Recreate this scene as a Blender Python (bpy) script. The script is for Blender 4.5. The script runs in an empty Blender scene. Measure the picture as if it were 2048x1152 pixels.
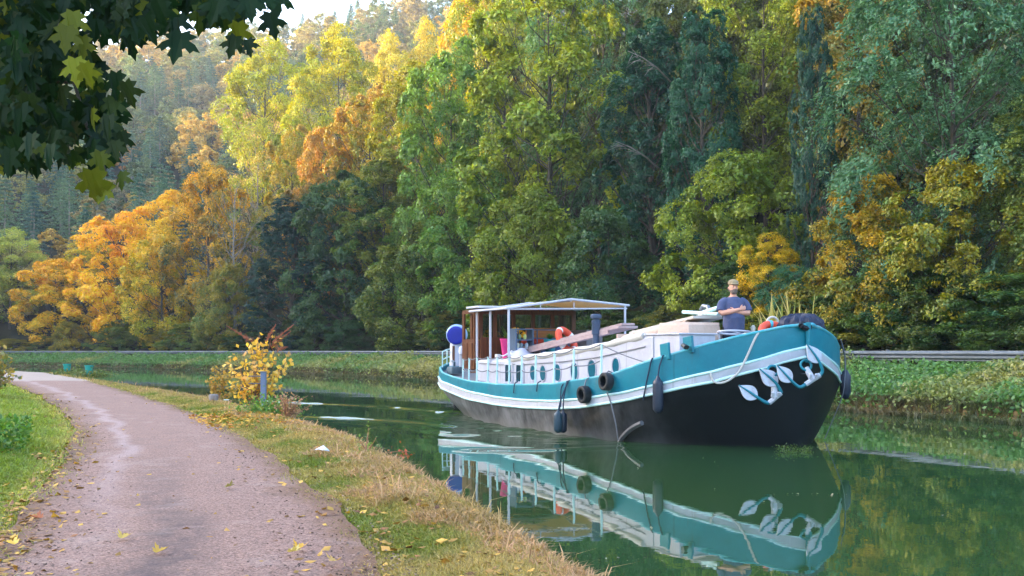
import bpy, bmesh, math, random
import numpy as np
from mathutils import Vector, Matrix
RNG = np.random.default_rng(7)
random.seed(7)
SC = bpy.context.scene
COL = SC.collection
F, HC, HY = 2000.0, 1.7, 702.0          # focal length (photo pixels), eye height over the water, horizon row
def G(x, y, z=0.0):                      # ground point seen at a photo pixel
    d = F*(HC-z)/(y-HY); return ((x-1024)*d/F, d)
def P(x, y, d):                          # point at depth d
    return np.array([(x-1024)*d/F, d, HC-(y-HY)*d/F])
def lin(r, g, b):
    f = lambda c: (c/255/12.92 if c/255 <= .04045 else ((c/255+.055)/1.055)**2.4)
    return (f(r), f(g), f(b))
# ------------------------------------------------------------------ object helpers
def tag(o, label=None, cat=None, group=None, kind=None):
    if label: o['label'] = label
    if cat: o['category'] = cat
    if group: o['group'] = group
    if kind: o['kind'] = kind
    return o
def thing(name, label, cat, loc=(0, 0, 0), rotz=0.0, group=None):
    o = bpy.data.objects.new(name, None); COL.objects.link(o)
    o.empty_display_size = .2
    o.location = [float(c) for c in loc]; o.rotation_euler = (0, 0, rotz)
    return tag(o, label, cat, group)
def link(name, me, mats, parent=None):
    o = bpy.data.objects.new(name, me); COL.objects.link(o)
    if mats is not None:
        for m in (mats if isinstance(mats, (list, tuple)) else [mats]): me.materials.append(m)
    if parent: o.parent = parent
    return o
def np_mesh(name, V, Fc, attrs=None, smooth=False, matidx=None):
    """V (n,3); Fc (m,k) faces all with k corners; attrs: name -> per-face floats"""
    V = np.asarray(V, np.float32); Fc = np.asarray(Fc, np.int32)
    me = bpy.data.meshes.new(name)
    m, k = Fc.shape
    me.vertices.add(len(V)); me.vertices.foreach_set('co', V.ravel())
    me.loops.add(m*k); me.loops.foreach_set('vertex_index', Fc.ravel())
    me.polygons.add(m)
    me.polygons.foreach_set('loop_start', np.arange(0, m*k, k, dtype=np.int32))
    me.polygons.foreach_set('use_smooth', np.full(m, smooth, bool))
    if matidx is not None: me.polygons.foreach_set('material_index', np.asarray(matidx, np.int32))
    for nme, a in (attrs or {}).items():
        at = me.attributes.new(nme, 'FLOAT', 'FACE'); at.data.foreach_set('value', np.asarray(a, np.float32))
    me.update(calc_edges=True)
    return me
class MB:
    """collects closed shapes and links them as one mesh object"""
    def __init__(s): s.v = []; s.f = []; s.mi = []; s.cur = 0; s.sm = []
    def add(s, vs, fs, smooth=False):
        b = len(s.v); s.v += [tuple(float(c) for c in v) for v in vs]
        for f in fs: s.f.append([b+i for i in f]); s.mi.append(s.cur); s.sm.append(smooth)
    def mat(s, i): s.cur = i; return s
    def box(s, c, d, R=None, bev=0.0):
        x, y, z = [q/2 for q in d]
        bm = bmesh.new(); bmesh.ops.create_cube(bm, size=1)
        for v in bm.verts: v.co = Vector((v.co.x*d[0], v.co.y*d[1], v.co.z*d[2]))
        if bev: bmesh.ops.bevel(bm, geom=list(bm.edges), offset=bev, segments=2, affect='EDGES', profile=.6)
        M = R or Matrix.Identity(3); c = Vector(c)
        bm.verts.index_update()
        s.add([M @ v.co + c for v in bm.verts], [[v.index for v in f.verts] for f in bm.faces]); bm.free(); return s
    def loft(s, rings, caps=True, closed=True, smooth=True):
        n = len(rings[0]); vs = [p for r in rings for p in r]; fs = []
        for i in range(len(rings)-1):
            for j in range(n if closed else n-1):
                k = (j+1) % n
                fs.append([i*n+j, i*n+k, (i+1)*n+k, (i+1)*n+j])
        s.add(vs, fs, smooth)
        if caps and closed:
            s.add(rings[0], [list(range(n))[::-1]], False); s.add(rings[-1], [list(range(n))], False)
        return s
    def tube(s, pts, r, n=6, caps=True):
        pts = [Vector([float(c) for c in p]) for p in pts]
        rs = r if isinstance(r, (list, tuple, np.ndarray)) else [r]*len(pts)
        rings = []; up = None
        for i, p in enumerate(pts):
            t = (pts[min(i+1, len(pts)-1)]-pts[max(i-1, 0)])
            if t.length < 1e-9: t = Vector((0, 0, 1))
            t.normalize()
            if up is None: up = t.orthogonal().normalized()
            a = (up - t*up.dot(t))
            if a.length < 1e-6: a = t.orthogonal()
            a.normalize(); up = a; b = t.cross(a)
            rings.append([p+(a*math.cos(2*math.pi*k/n)+b*math.sin(2*math.pi*k/n))*rs[i] for k in range(n)])
        return s.loft(rings, caps)
    def lathe(s, prof, c=(0, 0, 0), n=20, R=None, caps=True):
        M = R or Matrix.Identity(3); c = Vector(c)
        rings = [[M @ Vector((r*math.cos(2*math.pi*k/n), r*math.sin(2*math.pi*k/n), z))+c for k in range(n)] for r, z in prof]
        return s.loft(rings, caps)
    def torus(s, c, R0, r0, M=None, n=28, m=10, a0=0, a1=2*math.pi):
        M = M or Matrix.Identity(3); c = Vector(c); full = abs(a1-a0-2*math.pi) < 1e-6
        rings = []
        for i in range(n+1):
            a = a0+(a1-a0)*i/n
            rings.append([M @ Vector(((R0+r0*math.cos(t))*math.cos(a), (R0+r0*math.cos(t))*math.sin(a), r0*math.sin(t)))+c
                          for t in [2*math.pi*k/m for k in range(m)]])
        return s.loft(rings, caps=not full)
    def plate(s, poly, th, M=None, c=(0, 0, 0)):
        """polygon in local xy, thickness along z"""
        M = M or Matrix.Identity(3); c = Vector(c); n = len(poly)
        lo = [M @ Vector((x, y, -th/2))+c for x, y in poly]; hi = [M @ Vector((x, y, th/2))+c for x, y in poly]
        s.add(lo+hi, [list(range(n))[::-1], list(range(n, 2*n))]+[[i, (i+1) % n, n+(i+1) % n, n+i] for i in range(n)]); return s
    def mesh(s, name, org=(0, 0, 0), weld=0.0):
        me = bpy.data.meshes.new(name)
        me.from_pydata([(x-org[0], y-org[1], z-org[2]) for x, y, z in s.v], [], s.f)
        me.polygons.foreach_set('material_index', s.mi); me.polygons.foreach_set('use_smooth', s.sm)
        bm = bmesh.new(); bm.from_mesh(me)
        if weld: bmesh.ops.remove_doubles(bm, verts=bm.verts, dist=weld)
        bmesh.ops.recalc_face_normals(bm, faces=bm.faces); bm.to_mesh(me); bm.free()
        if any(s.sm): me.set_sharp_from_angle(angle=math.radians(42))
        return me
    def build(s, name, mats, parent=None, org=None, weld=0.0):
        if org is None: org = ORG.get(parent.name, (0, 0, 0)) if parent else (0, 0, 0)
        return link(name, s.mesh(name, org, weld), mats, parent)
ORG = {}
# ------------------------------------------------------------------ materials
def nodes(name):
    m = bpy.data.materials.new(name); m.use_nodes = True
    nt = m.node_tree; nt.nodes.clear(); return m, nt, nt.nodes, nt.links
def N(nt, typ, **kw):
    n = nt.nodes.new(typ)
    for k, v in kw.items():
        if k in n.inputs.keys() if isinstance(k, str) else False: n.inputs[k].default_value = v
        else: setattr(n, k, v)
    return n
def ramp(nt, stops, interp='LINEAR'):
    r = nt.nodes.new('ShaderNodeValToRGB'); cr = r.color_ramp; cr.interpolation = interp
    while len(cr.elements) < len(stops): cr.elements.new(.5)
    for e, (p, c) in zip(cr.elements, stops):
        e.position = p; e.color = (*c, 1) if len(c) == 3 else c
    return r
def mix(nt, fac, a, b, blend='MIX'):
    n = nt.nodes.new('ShaderNodeMix'); n.data_type = 'RGBA'; n.blend_type = blend; n.clamp_factor = True
    for sock, val in ((n.inputs[0], fac), (n.inputs[6], a), (n.inputs[7], b)):
        if hasattr(val, 'links') or isinstance(val, bpy.types.NodeSocket): nt.links.new(val, sock)
        elif isinstance(val, (int, float)): sock.default_value = val
        else: sock.default_value = (*val, 1) if len(val) == 3 else val
    return n.outputs[2]
def noise(nt, scale, detail=4, rough=.6, vec=None, dim='3D'):
    n = nt.nodes.new('ShaderNodeTexNoise'); n.inputs['Scale'].default_value = scale
    n.inputs['Detail'].default_value = detail; n.inputs['Roughness'].default_value = rough
    if vec is not None: nt.links.new(vec, n.inputs['Vector'])
    return n.outputs['Fac']
def math_(nt, op, a, b=None, c=None):
    n = nt.nodes.new('ShaderNodeMath'); n.operation = op
    for i, v in enumerate((a, b, c)):
        if v is None: continue
        if isinstance(v, (int, float)): n.inputs[i].default_value = v
        else: nt.links.new(v, n.inputs[i])
    return n.outputs[0]
def maprange(nt, v, a, b, c=0, d=1):
    n = nt.nodes.new('ShaderNodeMapRange'); nt.links.new(v, n.inputs[0])
    for i, q in enumerate((a, b, c, d)): n.inputs[i+1].default_value = q
    return n.outputs[0]
def mapping(nt, scale=(1, 1, 1), src='Object'):
    t = nt.nodes.new('ShaderNodeTexCoord'); m = nt.nodes.new('ShaderNodeMapping')
    m.inputs['Scale'].default_value = scale; nt.links.new(t.outputs[src], m.inputs['Vector']); return m.outputs[0]
def paint(name, col, rough=.5, dirt=None, amt=.35, scale=3.0, metal=0.0, bump=0.0, bscale=40, streak=False, spec=.5):
    """painted / plain material with weathering in irregular patches"""
    m, nt, nd, ln = nodes(name)
    out = N(nt, 'ShaderNodeOutputMaterial'); b = N(nt, 'ShaderNodeBsdfPrincipled')
    vec = mapping(nt, (1, 1, .25) if streak else (1, 1, 1))
    n1 = noise(nt, scale, 6, .65, vec); n2 = noise(nt, scale*9, 3, .6, vec)
    dirt = dirt or tuple(c*.55 for c in col)
    f = math_(nt, 'MULTIPLY', maprange(nt, n1, .45, .75), amt)
    c1 = mix(nt, f, col, dirt)
    c2 = mix(nt, math_(nt, 'MULTIPLY', maprange(nt, n2, .4, .7), .25), c1, tuple(min(1, c*1.25+.004) for c in col))
    ln.new(c2, b.inputs['Base Color'])
    r = math_(nt, 'ADD', rough-.08, math_(nt, 'MULTIPLY', n1, .16)); ln.new(r, b.inputs['Roughness'])
    b.inputs['Metallic'].default_value = metal; b.inputs['Specular IOR Level'].default_value = spec
    if bump:
        bp = N(nt, 'ShaderNodeBump'); bp.inputs['Strength'].default_value = bump; bp.inputs['Distance'].default_value = .02
        ln.new(noise(nt, bscale, 4, .6, vec), bp.inputs['Height']); ln.new(bp.outputs[0], b.inputs['Normal'])
    ln.new(b.outputs[0], out.inputs[0]); return m
def wood(name, c1, c2, rough=.55, axis=0, scale=6):
    m, nt, nd, ln = nodes(name)
    out = N(nt, 'ShaderNodeOutputMaterial'); b = N(nt, 'ShaderNodeBsdfPrincipled')
    s = [scale*3]*3; s[axis] = scale*.25
    vec = mapping(nt, tuple(s))
    n1 = noise(nt, 1, 5, .65, vec)
    ln.new(mix(nt, maprange(nt, n1, .35, .7), c1, c2), b.inputs['Base Color']); b.inputs['Roughness'].default_value = rough
    bp = N(nt, 'ShaderNodeBump'); bp.inputs['Strength'].default_value = .3; bp.inputs['Distance'].default_value = .01
    ln.new(n1, bp.inputs['Height']); ln.new(bp.outputs[0], b.inputs['Normal'])
    ln.new(b.outputs[0], out.inputs[0]); return m
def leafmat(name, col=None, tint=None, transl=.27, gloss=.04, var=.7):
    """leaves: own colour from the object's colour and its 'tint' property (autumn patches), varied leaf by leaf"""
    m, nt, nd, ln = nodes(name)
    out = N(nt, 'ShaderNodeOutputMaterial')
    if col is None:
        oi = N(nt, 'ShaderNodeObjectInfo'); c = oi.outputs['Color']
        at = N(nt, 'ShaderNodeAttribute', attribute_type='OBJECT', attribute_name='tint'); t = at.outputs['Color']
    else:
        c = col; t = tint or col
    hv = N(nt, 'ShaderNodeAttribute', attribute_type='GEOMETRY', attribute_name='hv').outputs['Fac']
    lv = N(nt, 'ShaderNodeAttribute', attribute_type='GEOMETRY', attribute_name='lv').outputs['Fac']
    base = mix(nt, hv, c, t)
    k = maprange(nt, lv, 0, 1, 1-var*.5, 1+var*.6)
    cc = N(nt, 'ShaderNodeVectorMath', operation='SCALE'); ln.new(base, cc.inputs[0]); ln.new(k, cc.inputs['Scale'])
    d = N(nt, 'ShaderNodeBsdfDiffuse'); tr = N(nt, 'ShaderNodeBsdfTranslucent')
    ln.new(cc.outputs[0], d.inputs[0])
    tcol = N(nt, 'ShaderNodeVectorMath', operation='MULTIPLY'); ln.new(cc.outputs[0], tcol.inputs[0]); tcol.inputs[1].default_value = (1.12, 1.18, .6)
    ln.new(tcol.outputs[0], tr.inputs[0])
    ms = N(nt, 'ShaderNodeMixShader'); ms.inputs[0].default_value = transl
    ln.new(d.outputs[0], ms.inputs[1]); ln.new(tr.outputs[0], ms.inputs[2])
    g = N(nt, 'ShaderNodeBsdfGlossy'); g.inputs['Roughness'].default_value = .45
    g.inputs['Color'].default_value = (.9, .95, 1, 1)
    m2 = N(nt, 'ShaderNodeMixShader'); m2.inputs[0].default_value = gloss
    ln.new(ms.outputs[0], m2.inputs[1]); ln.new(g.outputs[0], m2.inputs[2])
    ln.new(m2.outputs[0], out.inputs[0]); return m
# ------------------------------------------------------------------ light, camera, render
SUN_AZ, SUN_EL = math.radians(-72), math.radians(17)
sd = Vector((math.sin(SUN_AZ)*math.cos(SUN_EL), math.cos(SUN_AZ)*math.cos(SUN_EL), math.sin(SUN_EL)))
w = bpy.data.worlds.new('World'); SC.world = w; w.use_nodes = True
wn = w.node_tree; wn.nodes.clear()
sky = wn.nodes.new('ShaderNodeTexSky'); sky.sky_type = 'NISHITA'; sky.sun_disc = False
sky.sun_elevation = SUN_EL; sky.sun_rotation = SUN_AZ; sky.air_density = 1.0; sky.dust_density = 2.0; sky.ozone_density = 1.0
bg = wn.nodes.new('ShaderNodeBackground'); bg.inputs[1].default_value = .15
wo = wn.nodes.new('ShaderNodeOutputWorld'); wn.links.new(sky.outputs[0], bg.inputs[0]); wn.links.new(bg.outputs[0], wo.inputs[0])
sl = bpy.data.lights.new('sun', 'SUN'); sl.energy = 2.05; sl.angle = math.radians(.5); sl.color = (1, .83, .6)
so = bpy.data.objects.new('sun', sl); COL.objects.link(so); so.rotation_euler = sd.to_track_quat('Z', 'Y').to_euler()
cam = bpy.data.cameras.new('camera'); cam.sensor_width = 36; cam.lens = 36*F/2048; cam.shift_y = (702-576)/2048
cam.clip_start = .05; cam.clip_end = 3000
co = bpy.data.objects.new('camera', cam); COL.objects.link(co); co.location = (0, 0, HC); co.rotation_euler = (math.pi/2, 0, 0)
SC.camera = co
SC.view_settings.view_transform = 'Standard'; SC.view_settings.look = 'None'; SC.view_settings.gamma = 1
SC.view_settings.exposure = 2.95
SC.cycles.max_bounces = 6; SC.cycles.diffuse_bounces = 2; SC.cycles.glossy_bounces = 3; SC.cycles.transmission_bounces = 3
SC.cycles.transparent_max_bounces = 8; SC.cycles.volume_bounces = 0; SC.cycles.caustics_reflective = False
SC.cycles.caustics_refractive = False
SC.cycles.use_denoising = True; SC.cycles.sample_clamp_indirect = 6
SC.cycles.use_fast_gi = False
# ------------------------------------------------------------------ terrain
def arr(l): return np.array(l, float)
FE = arr([(34, -60), (26, -15), (19, 5), (14.6, 15), (11.8, 23), (10.4, 26), (9.2, 29.5), (2.2, 42), (-4.9, 56.7), (-11, 68), (-18.3, 79),
          (-34.2, 94.4), (-45, 103), (-58, 112), (-75, 117), (-100, 113), (-140, 96), (-190, 60)])
TOP = [G(x, y, .4) for x, y in ((1180, 1175), (1090, 1115), (1000, 1060), (925, 1005), (850, 962), (770, 915), (690, 872), (600, 846), (510, 822), (430, 800), (330, 783), (200, 762), (100, 746))]
NE = arr([(7, -60), (3.2, -8), (1.7, -2), (1.0, 2.5)]+TOP+[(-45, 74), (-64, 84), (-90, 86), (-125, 74), (-170, 45)])
PR = arr([(3.4, -60), (.9, -8), (.2, -2), (-.25, 2.0)]+[G(x, y, .42) for x, y in ((772, 1152), (705, 1040), (560, 920), (480, 868), (380, 820), (270, 786), (165, 757), (95, 745), (30, 741.5))]+[(-50, 70), (-70, 77), (-95, 75)])
PL = arr([(.8, -60), (-1.6, -8), (-2.4, -2), (-2.85, 2.0)]+[G(x, y, .42) for x, y in ((-40, 1150), (60, 1000), (128, 920), (150, 868), (130, 825), (80, 790), (15, 764), (-60, 750))]+[(-48, 62), (-56, 66), (-72, 72), (-95, 70)])
def sdist(Q, pl):
    """signed distance of points to a polyline: positive on its right-hand side when walking along it"""
    best = np.full(len(Q), 1e9); sg = np.ones(len(Q))
    for a, b in zip(pl[:-1], pl[1:]):
        e = b-a; L = (e*e).sum()
        t = np.clip(((Q-a)@e)/L, 0, 1); c = a+t[:, None]*e
        d = np.hypot(*(Q-c).T); cr = e[0]*(Q[:, 1]-a[1])-e[1]*(Q[:, 0]-a[0])
        m = d < best-1e-9; best[m] = d[m]; sg[m] = np.where(cr[m] < 0, 1, -1)
    return best*sg
def vnoise(x, y, s, seed=0):
    x = x/s; y = y/s; xi = np.floor(x).astype(int); yi = np.floor(y).astype(int); fx = x-xi; fy = y-yi
    fx = fx*fx*(3-2*fx); fy = fy*fy*(3-2*fy)
    def h(i, j):
        n = (i*374761393+j*668265263+seed*974711) & 0x7fffffff; n = ((n ^ (n >> 13))*1274126177) & 0x7fffffff
        return ((n ^ (n >> 16)) & 0xffff)/65535.
    return (h(xi, yi)*(1-fx)+h(xi+1, yi)*fx)*(1-fy)+(h(xi, yi+1)*(1-fx)+h(xi+1, yi+1)*fx)*fy
def sstep(x, a, b):
    t = np.clip((x-a)/(b-a), 0, 1); return t*t*(3-2*t)
RZ_A = [-180, -130, -100, -68, -62, -54, -42, -27, -20, -14.7, -8.6, 0, 20, 40, 90, 180]
RZ_H = [20, 40, 112, 132, 124, 100, 93, 85, 93, 100, 108, 124, 110, 60, 25, 20]  # unseen left ridge shaped to shade the valley; rear lowered for skylight
def height(X, Y):
    X = np.asarray(X, float); Y = np.asarray(Y, float); Q = np.stack([X, Y], 1)
    uf = sdist(Q, FE)          # > 0 over the far bank
    un = -sdist(Q, NE)         # > 0 over the near bank
    r = np.hypot(X, Y); az = np.degrees(np.arctan2(X, Y))
    n1 = vnoise(X, Y, .9, 1)-.5; n2 = vnoise(X, Y, 3.1, 2)-.5; n3 = vnoise(X, Y, 14, 3)-.5
    z = np.full(len(X), -.7)
    # near bank
    zn = -.7+1.1*sstep(un, -.55, .0)+.02*sstep(un, 0, .4)+.05*n1*sstep(un, 0, .3)
    pl = sdist(Q, PL)          # > 0 right of the path's left edge
    zn = zn+np.where(pl < 0, np.clip(-pl-.2, 0, 30)*.035, 0)+.06*n2*sstep(-pl, .4, 1.6)
    k = sstep(np.maximum(-pl, sdist(Q, PR)), .22, .62); zn = np.where(un > .12, .36*(1-k)+zn*k, zn)
    # far bank
    zf = -.7+1.05*sstep(uf, -.25, .25)+.62*sstep(uf, .2, 3.2)+.12*(n1+n2)*sstep(uf, .2, .8)
    zf = np.where(uf > 4.6, .98, zf)
    up = np.clip(uf-9.2, 0, 26)
    zs = .98+up*.60+np.clip(uf-35, 0, 400)*.05+n3*2.2*sstep(uf, 10, 24)+n2*.5*sstep(uf, 9.5, 13)
    zf = np.where(uf > 9.2, zs, zf)
    z = np.where(uf > -.6, zf, z); z = np.where(un > -.8, zn, z)
    R = np.interp(az, RZ_A, RZ_H)
    t = np.clip((r-140)/200, 0, 1.25)
    zh = R*np.clip(t, 0, 1)**.9*(1-.35*np.clip(t-1, 0, 1))+n3*5*np.clip(t, 0, 1)*2
    back = sstep(r, 150, 185)*((un > 8) | (uf > 12))
    z = np.where(back > 0, np.maximum(z, z*(1-back)+back*zh), z)
    return z
def ground_mat():
    m, nt, nd, ln = nodes('ground_soil')
    out = N(nt, 'ShaderNodeOutputMaterial'); b = N(nt, 'ShaderNodeBsdfPrincipled'); b.inputs['Roughness'].default_value = .95
    b.inputs['Specular IOR Level'].default_value = .1
    vec = mapping(nt)
    at = N(nt, 'ShaderNodeAttribute', attribute_type='GEOMETRY', attribute_name='zone').outputs['Fac']
    n1 = noise(nt, 6, 6, .7, vec); n2 = noise(nt, .35, 4, .6, vec); n3 = noise(nt, 40, 3, .7, vec)
    soil = mix(nt, maprange(nt, n1, .35, .7), lin(84, 72, 48), lin(132, 108, 70))
    turf = mix(nt, maprange(nt, n1, .3, .7), lin(70, 88, 34), lin(118, 118, 58))
    litter = mix(nt, maprange(nt, n2, .4, .6), lin(36, 38, 26), lin(62, 58, 36))  # litter darkened to imitate the deep shade under the trees
    road = mix(nt, n3, lin(96, 96, 98), lin(128, 126, 124))
    c = mix(nt, maprange(nt, at, .2, .45), soil, turf)
    c = mix(nt, maprange(nt, at, .6, .8), c, litter)
    ln.new(c, b.inputs['Base Color'])
    bp = N(nt, 'ShaderNodeBump'); bp.inputs['Strength'].default_value = .6; bp.inputs['Distance'].default_value = .05
    ln.new(n1, bp.inputs['Height']); ln.new(bp.outputs[0], b.inputs['Normal']); ln.new(b.outputs[0], out.inputs[0]); return m
def build_ground():
    rs = [0.0]; r = .6
    while r < 560:
        rs.append(r); r *= 1.016 if r < 160 else 1.03
    an = np.radians(np.concatenate([np.arange(-180, -36, 3.0), np.arange(-36, 36, .3), np.arange(36, 180, 3.0)]))
    rs = np.array(rs[1:]); A, Rr = np.meshgrid(an, rs)
    X = (Rr*np.sin(A)).ravel(); Y = (Rr*np.cos(A)).ravel(); Z = height(X, Y)
    na, nr = len(an), len(rs)
    V = np.stack([X, Y, Z], 1); V = np.vstack([V, [[0, 0, .36]]])
    i = np.arange(nr-1)[:, None]*na; j = np.arange(na)[None]; k = (j+1) % na
    Fq = np.stack([i+j, i+na+j, i+na+k, i+k], -1).reshape(-1, 4)
    me = np_mesh('ground', V, Fq, smooth=True)
    c = V[Fq].mean(1); uf = sdist(c[:, :2], FE); un = -sdist(c[:, :2], NE)
    zone = np.where(uf > 9, 1.0, np.where((uf > .6) | (un > .5), .4, .0)); zone = np.where((un > 30), 1.0, zone)
    at = me.attributes.new('zone', 'FLOAT', 'FACE'); at.data.foreach_set('value', zone.astype(np.float32))
    o = link('ground', me, ground_mat()); tag(o, kind='structure')
build_ground()
def strip(name, A, B, mat, z, n=9, step=.5):
    """sheet between two polylines, resampled by common arc length"""
    def res(pl, m):
        L = np.concatenate([[0], np.cumsum(np.hypot(*np.diff(pl, axis=0).T))]); t = np.linspace(0, L[-1], m)
        k = np.ones(9)/9; x = np.interp(t, L, pl[:, 0]); y = np.interp(t, L, pl[:, 1])
        xs = np.convolve(np.pad(x, 4, 'edge'), k, 'valid'); ys = np.convolve(np.pad(y, 4, 'edge'), k, 'valid'); return np.stack([xs, ys], 1)
    m = 900; a = res(A, m); b = res(B, m)
    if name == 'path':      # ragged edges
        wob = lambda q, sd_: (vnoise(q[:, 0], q[:, 1], .45, sd_)-.5)*.16+(vnoise(q[:, 0], q[:, 1], 1.7, sd_+1)-.5)*.22
        dr_ = (b-a)/np.hypot(*(b-a).T)[:, None]; a = a+dr_*wob(a, 61)[:, None]; b = b+dr_*wob(b, 71)[:, None]
    t = np.linspace(0, 1, n)
    V = (a[:, None]*(1-t[None, :, None])+b[:, None]*t[None, :, None]).reshape(-1, 2)
    i = np.arange(m-1)[:, None]*n; j = np.arange(n-1)[None]
    Fq = np.stack([i+j, i+j+1, i+n+j+1, i+n+j], -1).reshape(-1, 4)
    crown = (np.tile(t, m)*(1-np.tile(t, m)))*4*.02
    me = np_mesh(name, np.column_stack([V, z+crown]), Fq, smooth=True)
    at = me.attributes.new('across', 'FLOAT', 'POINT'); at.data.foreach_set('value', np.tile(t, m).astype(np.float32))
    o = link(name, me, mat); tag(o, kind='structure'); return o
def path_mat():
    m, nt, nd, ln = nodes('path_gravel')
    out = N(nt, 'ShaderNodeOutputMaterial'); b = N(nt, 'ShaderNodeBsdfPrincipled'); b.inputs['Roughness'].default_value = .92
    b.inputs['Specular IOR Level'].default_value = .2
    vec = mapping(nt); ac = N(nt, 'ShaderNodeAttribute', attribute_type='GEOMETRY', attribute_name='across').outputs['Fac']
    sep = N(nt, 'ShaderNodeSeparateXYZ'); ln.new(vec, sep.inputs[0]); y = sep.outputs[1]
    big = noise(nt, .7, 4, .6, vec); mid = noise(nt, 5, 5, .7, vec); fine = noise(nt, 42, 4, .8, vec); spk = noise(nt, 80, 3, .7, vec)
    c = mix(nt, maprange(nt, fine, .32, .68), lin(90, 68, 60), lin(192, 152, 136))
    c = mix(nt, math_(nt, 'MULTIPLY', maprange(nt, spk, .6, .7), .6), c, lin(214, 192, 184))
    c = mix(nt, math_(nt, 'MULTIPLY', maprange(nt, spk, .44, .34), .85), c, lin(64, 54, 56))
    c = mix(nt, math_(nt, 'MULTIPLY', maprange(nt, mid, .5, .72), .45), c, lin(164, 134, 120))
    # worn grey centre strip, paler wheel track
    wob = math_(nt, 'MULTIPLY', math_(nt, 'SUBTRACT', big, .5), .35)
    acw = math_(nt, 'ADD', ac, wob)
    cen = math_(nt, 'SUBTRACT', 1.0, maprange(nt, math_(nt, 'ABSOLUTE', math_(nt, 'SUBTRACT', acw, .47)), .03, .13))
    cen = math_(nt, 'MULTIPLY', math_(nt, 'MULTIPLY', cen, maprange(nt, mid, .3, .62)), maprange(nt, y, 14, 7))
    c = mix(nt, math_(nt, 'MULTIPLY', cen, .7), c, lin(80, 72, 74))
    trk = math_(nt, 'SUBTRACT', 1.0, maprange(nt, math_(nt, 'ABSOLUTE', math_(nt, 'SUBTRACT', acw, .27)), .01, .07))
    c = mix(nt, math_(nt, 'MULTIPLY', math_(nt, 'MULTIPLY', trk, maprange(nt, y, 5, 13)), .3), c, lin(204, 182, 180))
    edge = maprange(nt, math_(nt, 'ADD', math_(nt, 'ABSOLUTE', math_(nt, 'SUBTRACT', acw, .5)), math_(nt, 'MULTIPLY', math_(nt, 'SUBTRACT', mid, .5), .22)), .34, .47)
    c = mix(nt, math_(nt, 'MULTIPLY', edge, .8), c, lin(122, 90, 66))
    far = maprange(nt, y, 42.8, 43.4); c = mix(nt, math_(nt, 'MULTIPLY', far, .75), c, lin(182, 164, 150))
    pat = noise(nt, 1.6, 5, .7, vec); c = mix(nt, math_(nt, 'MULTIPLY', maprange(nt, pat, .52, .66), .3), c, lin(122, 104, 98)); c = mix(nt, math_(nt, 'MULTIPLY', maprange(nt, pat, .44, .34), .18), c, lin(190, 170, 160))
    ln.new(c, b.inputs['Base Color'])
    bp = N(nt, 'ShaderNodeBump'); bp.inputs['Strength'].default_value = .9; bp.inputs['Distance'].default_value = .012
    ln.new(math_(nt, 'ADD', fine, math_(nt, 'MULTIPLY', spk, .5)), bp.inputs['Height']); ln.new(bp.outputs[0], b.inputs['Normal'])
    ln.new(b.outputs[0], out.inputs[0]); return m
strip('path', PL, PR, path_mat(), .405, 13)
def offset(pl, d):
    t = np.gradient(pl, axis=0); t /= np.hypot(*t.T)[:, None]
    return pl+np.stack([t[:, 1], -t[:, 0]], 1)*d
FEs = FE[1:-3]
strip('road', offset(FEs, 5.0), offset(FEs, 8.8), paint('road_asphalt', lin(92, 92, 95), .9, lin(120, 116, 110), .5, 1.5, bump=.5, bscale=60), 1.0, 5)
# ------------------------------------------------------------------ water
def water_mat():
    m, nt, nd, ln = nodes('canal_water')
    out = N(nt, 'ShaderNodeOutputMaterial'); b = N(nt, 'ShaderNodeBsdfPrincipled')
    vec = mapping(nt); n0 = noise(nt, .12, 3, .5, vec)
    ln.new(mix(nt, maprange(nt, n0, .35, .65), (.02, .062, .025), (.032, .068, .02)), b.inputs['Base Color'])
    b.inputs['Roughness'].default_value = .018; b.inputs['IOR'].default_value = 1.55
    b.inputs['Specular IOR Level'].default_value = .5
    v2 = mapping(nt, (1, 1.0, 1))
    h = math_(nt, 'ADD', math_(nt, 'MULTIPLY', noise(nt, .55, 3, .5, v2), 1.0), math_(nt, 'MULTIPLY', noise(nt, 3.2, 3, .55, v2), .16))
    bp = N(nt, 'ShaderNodeBump'); bp.inputs['Strength'].default_value = 1.0; bp.inputs['Distance'].default_value = .0032
    ln.new(h, bp.inputs['Height']); ln.new(bp.outputs[0], b.inputs['Normal'])
    ln.new(b.outputs[0], out.inputs[0]); return m
WAKE = [(arr([G(*q) for q in ((905, 826), (840, 820), (760, 813), (680, 809), (590, 806), (480, 801), (380, 797))]), .05, .13),
        (arr([G(*q) for q in ((900, 852), (800, 842), (720, 837), (600, 832), (480, 822))]), .036, .12),
        (arr([G(*q) for q in ((930, 868), (820, 850), (700, 842), (560, 838))]), .014, .3),
        (arr([G(*q) for q in ((960, 900), (1100, 900), (1240, 893))]), .010, .15)]
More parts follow.
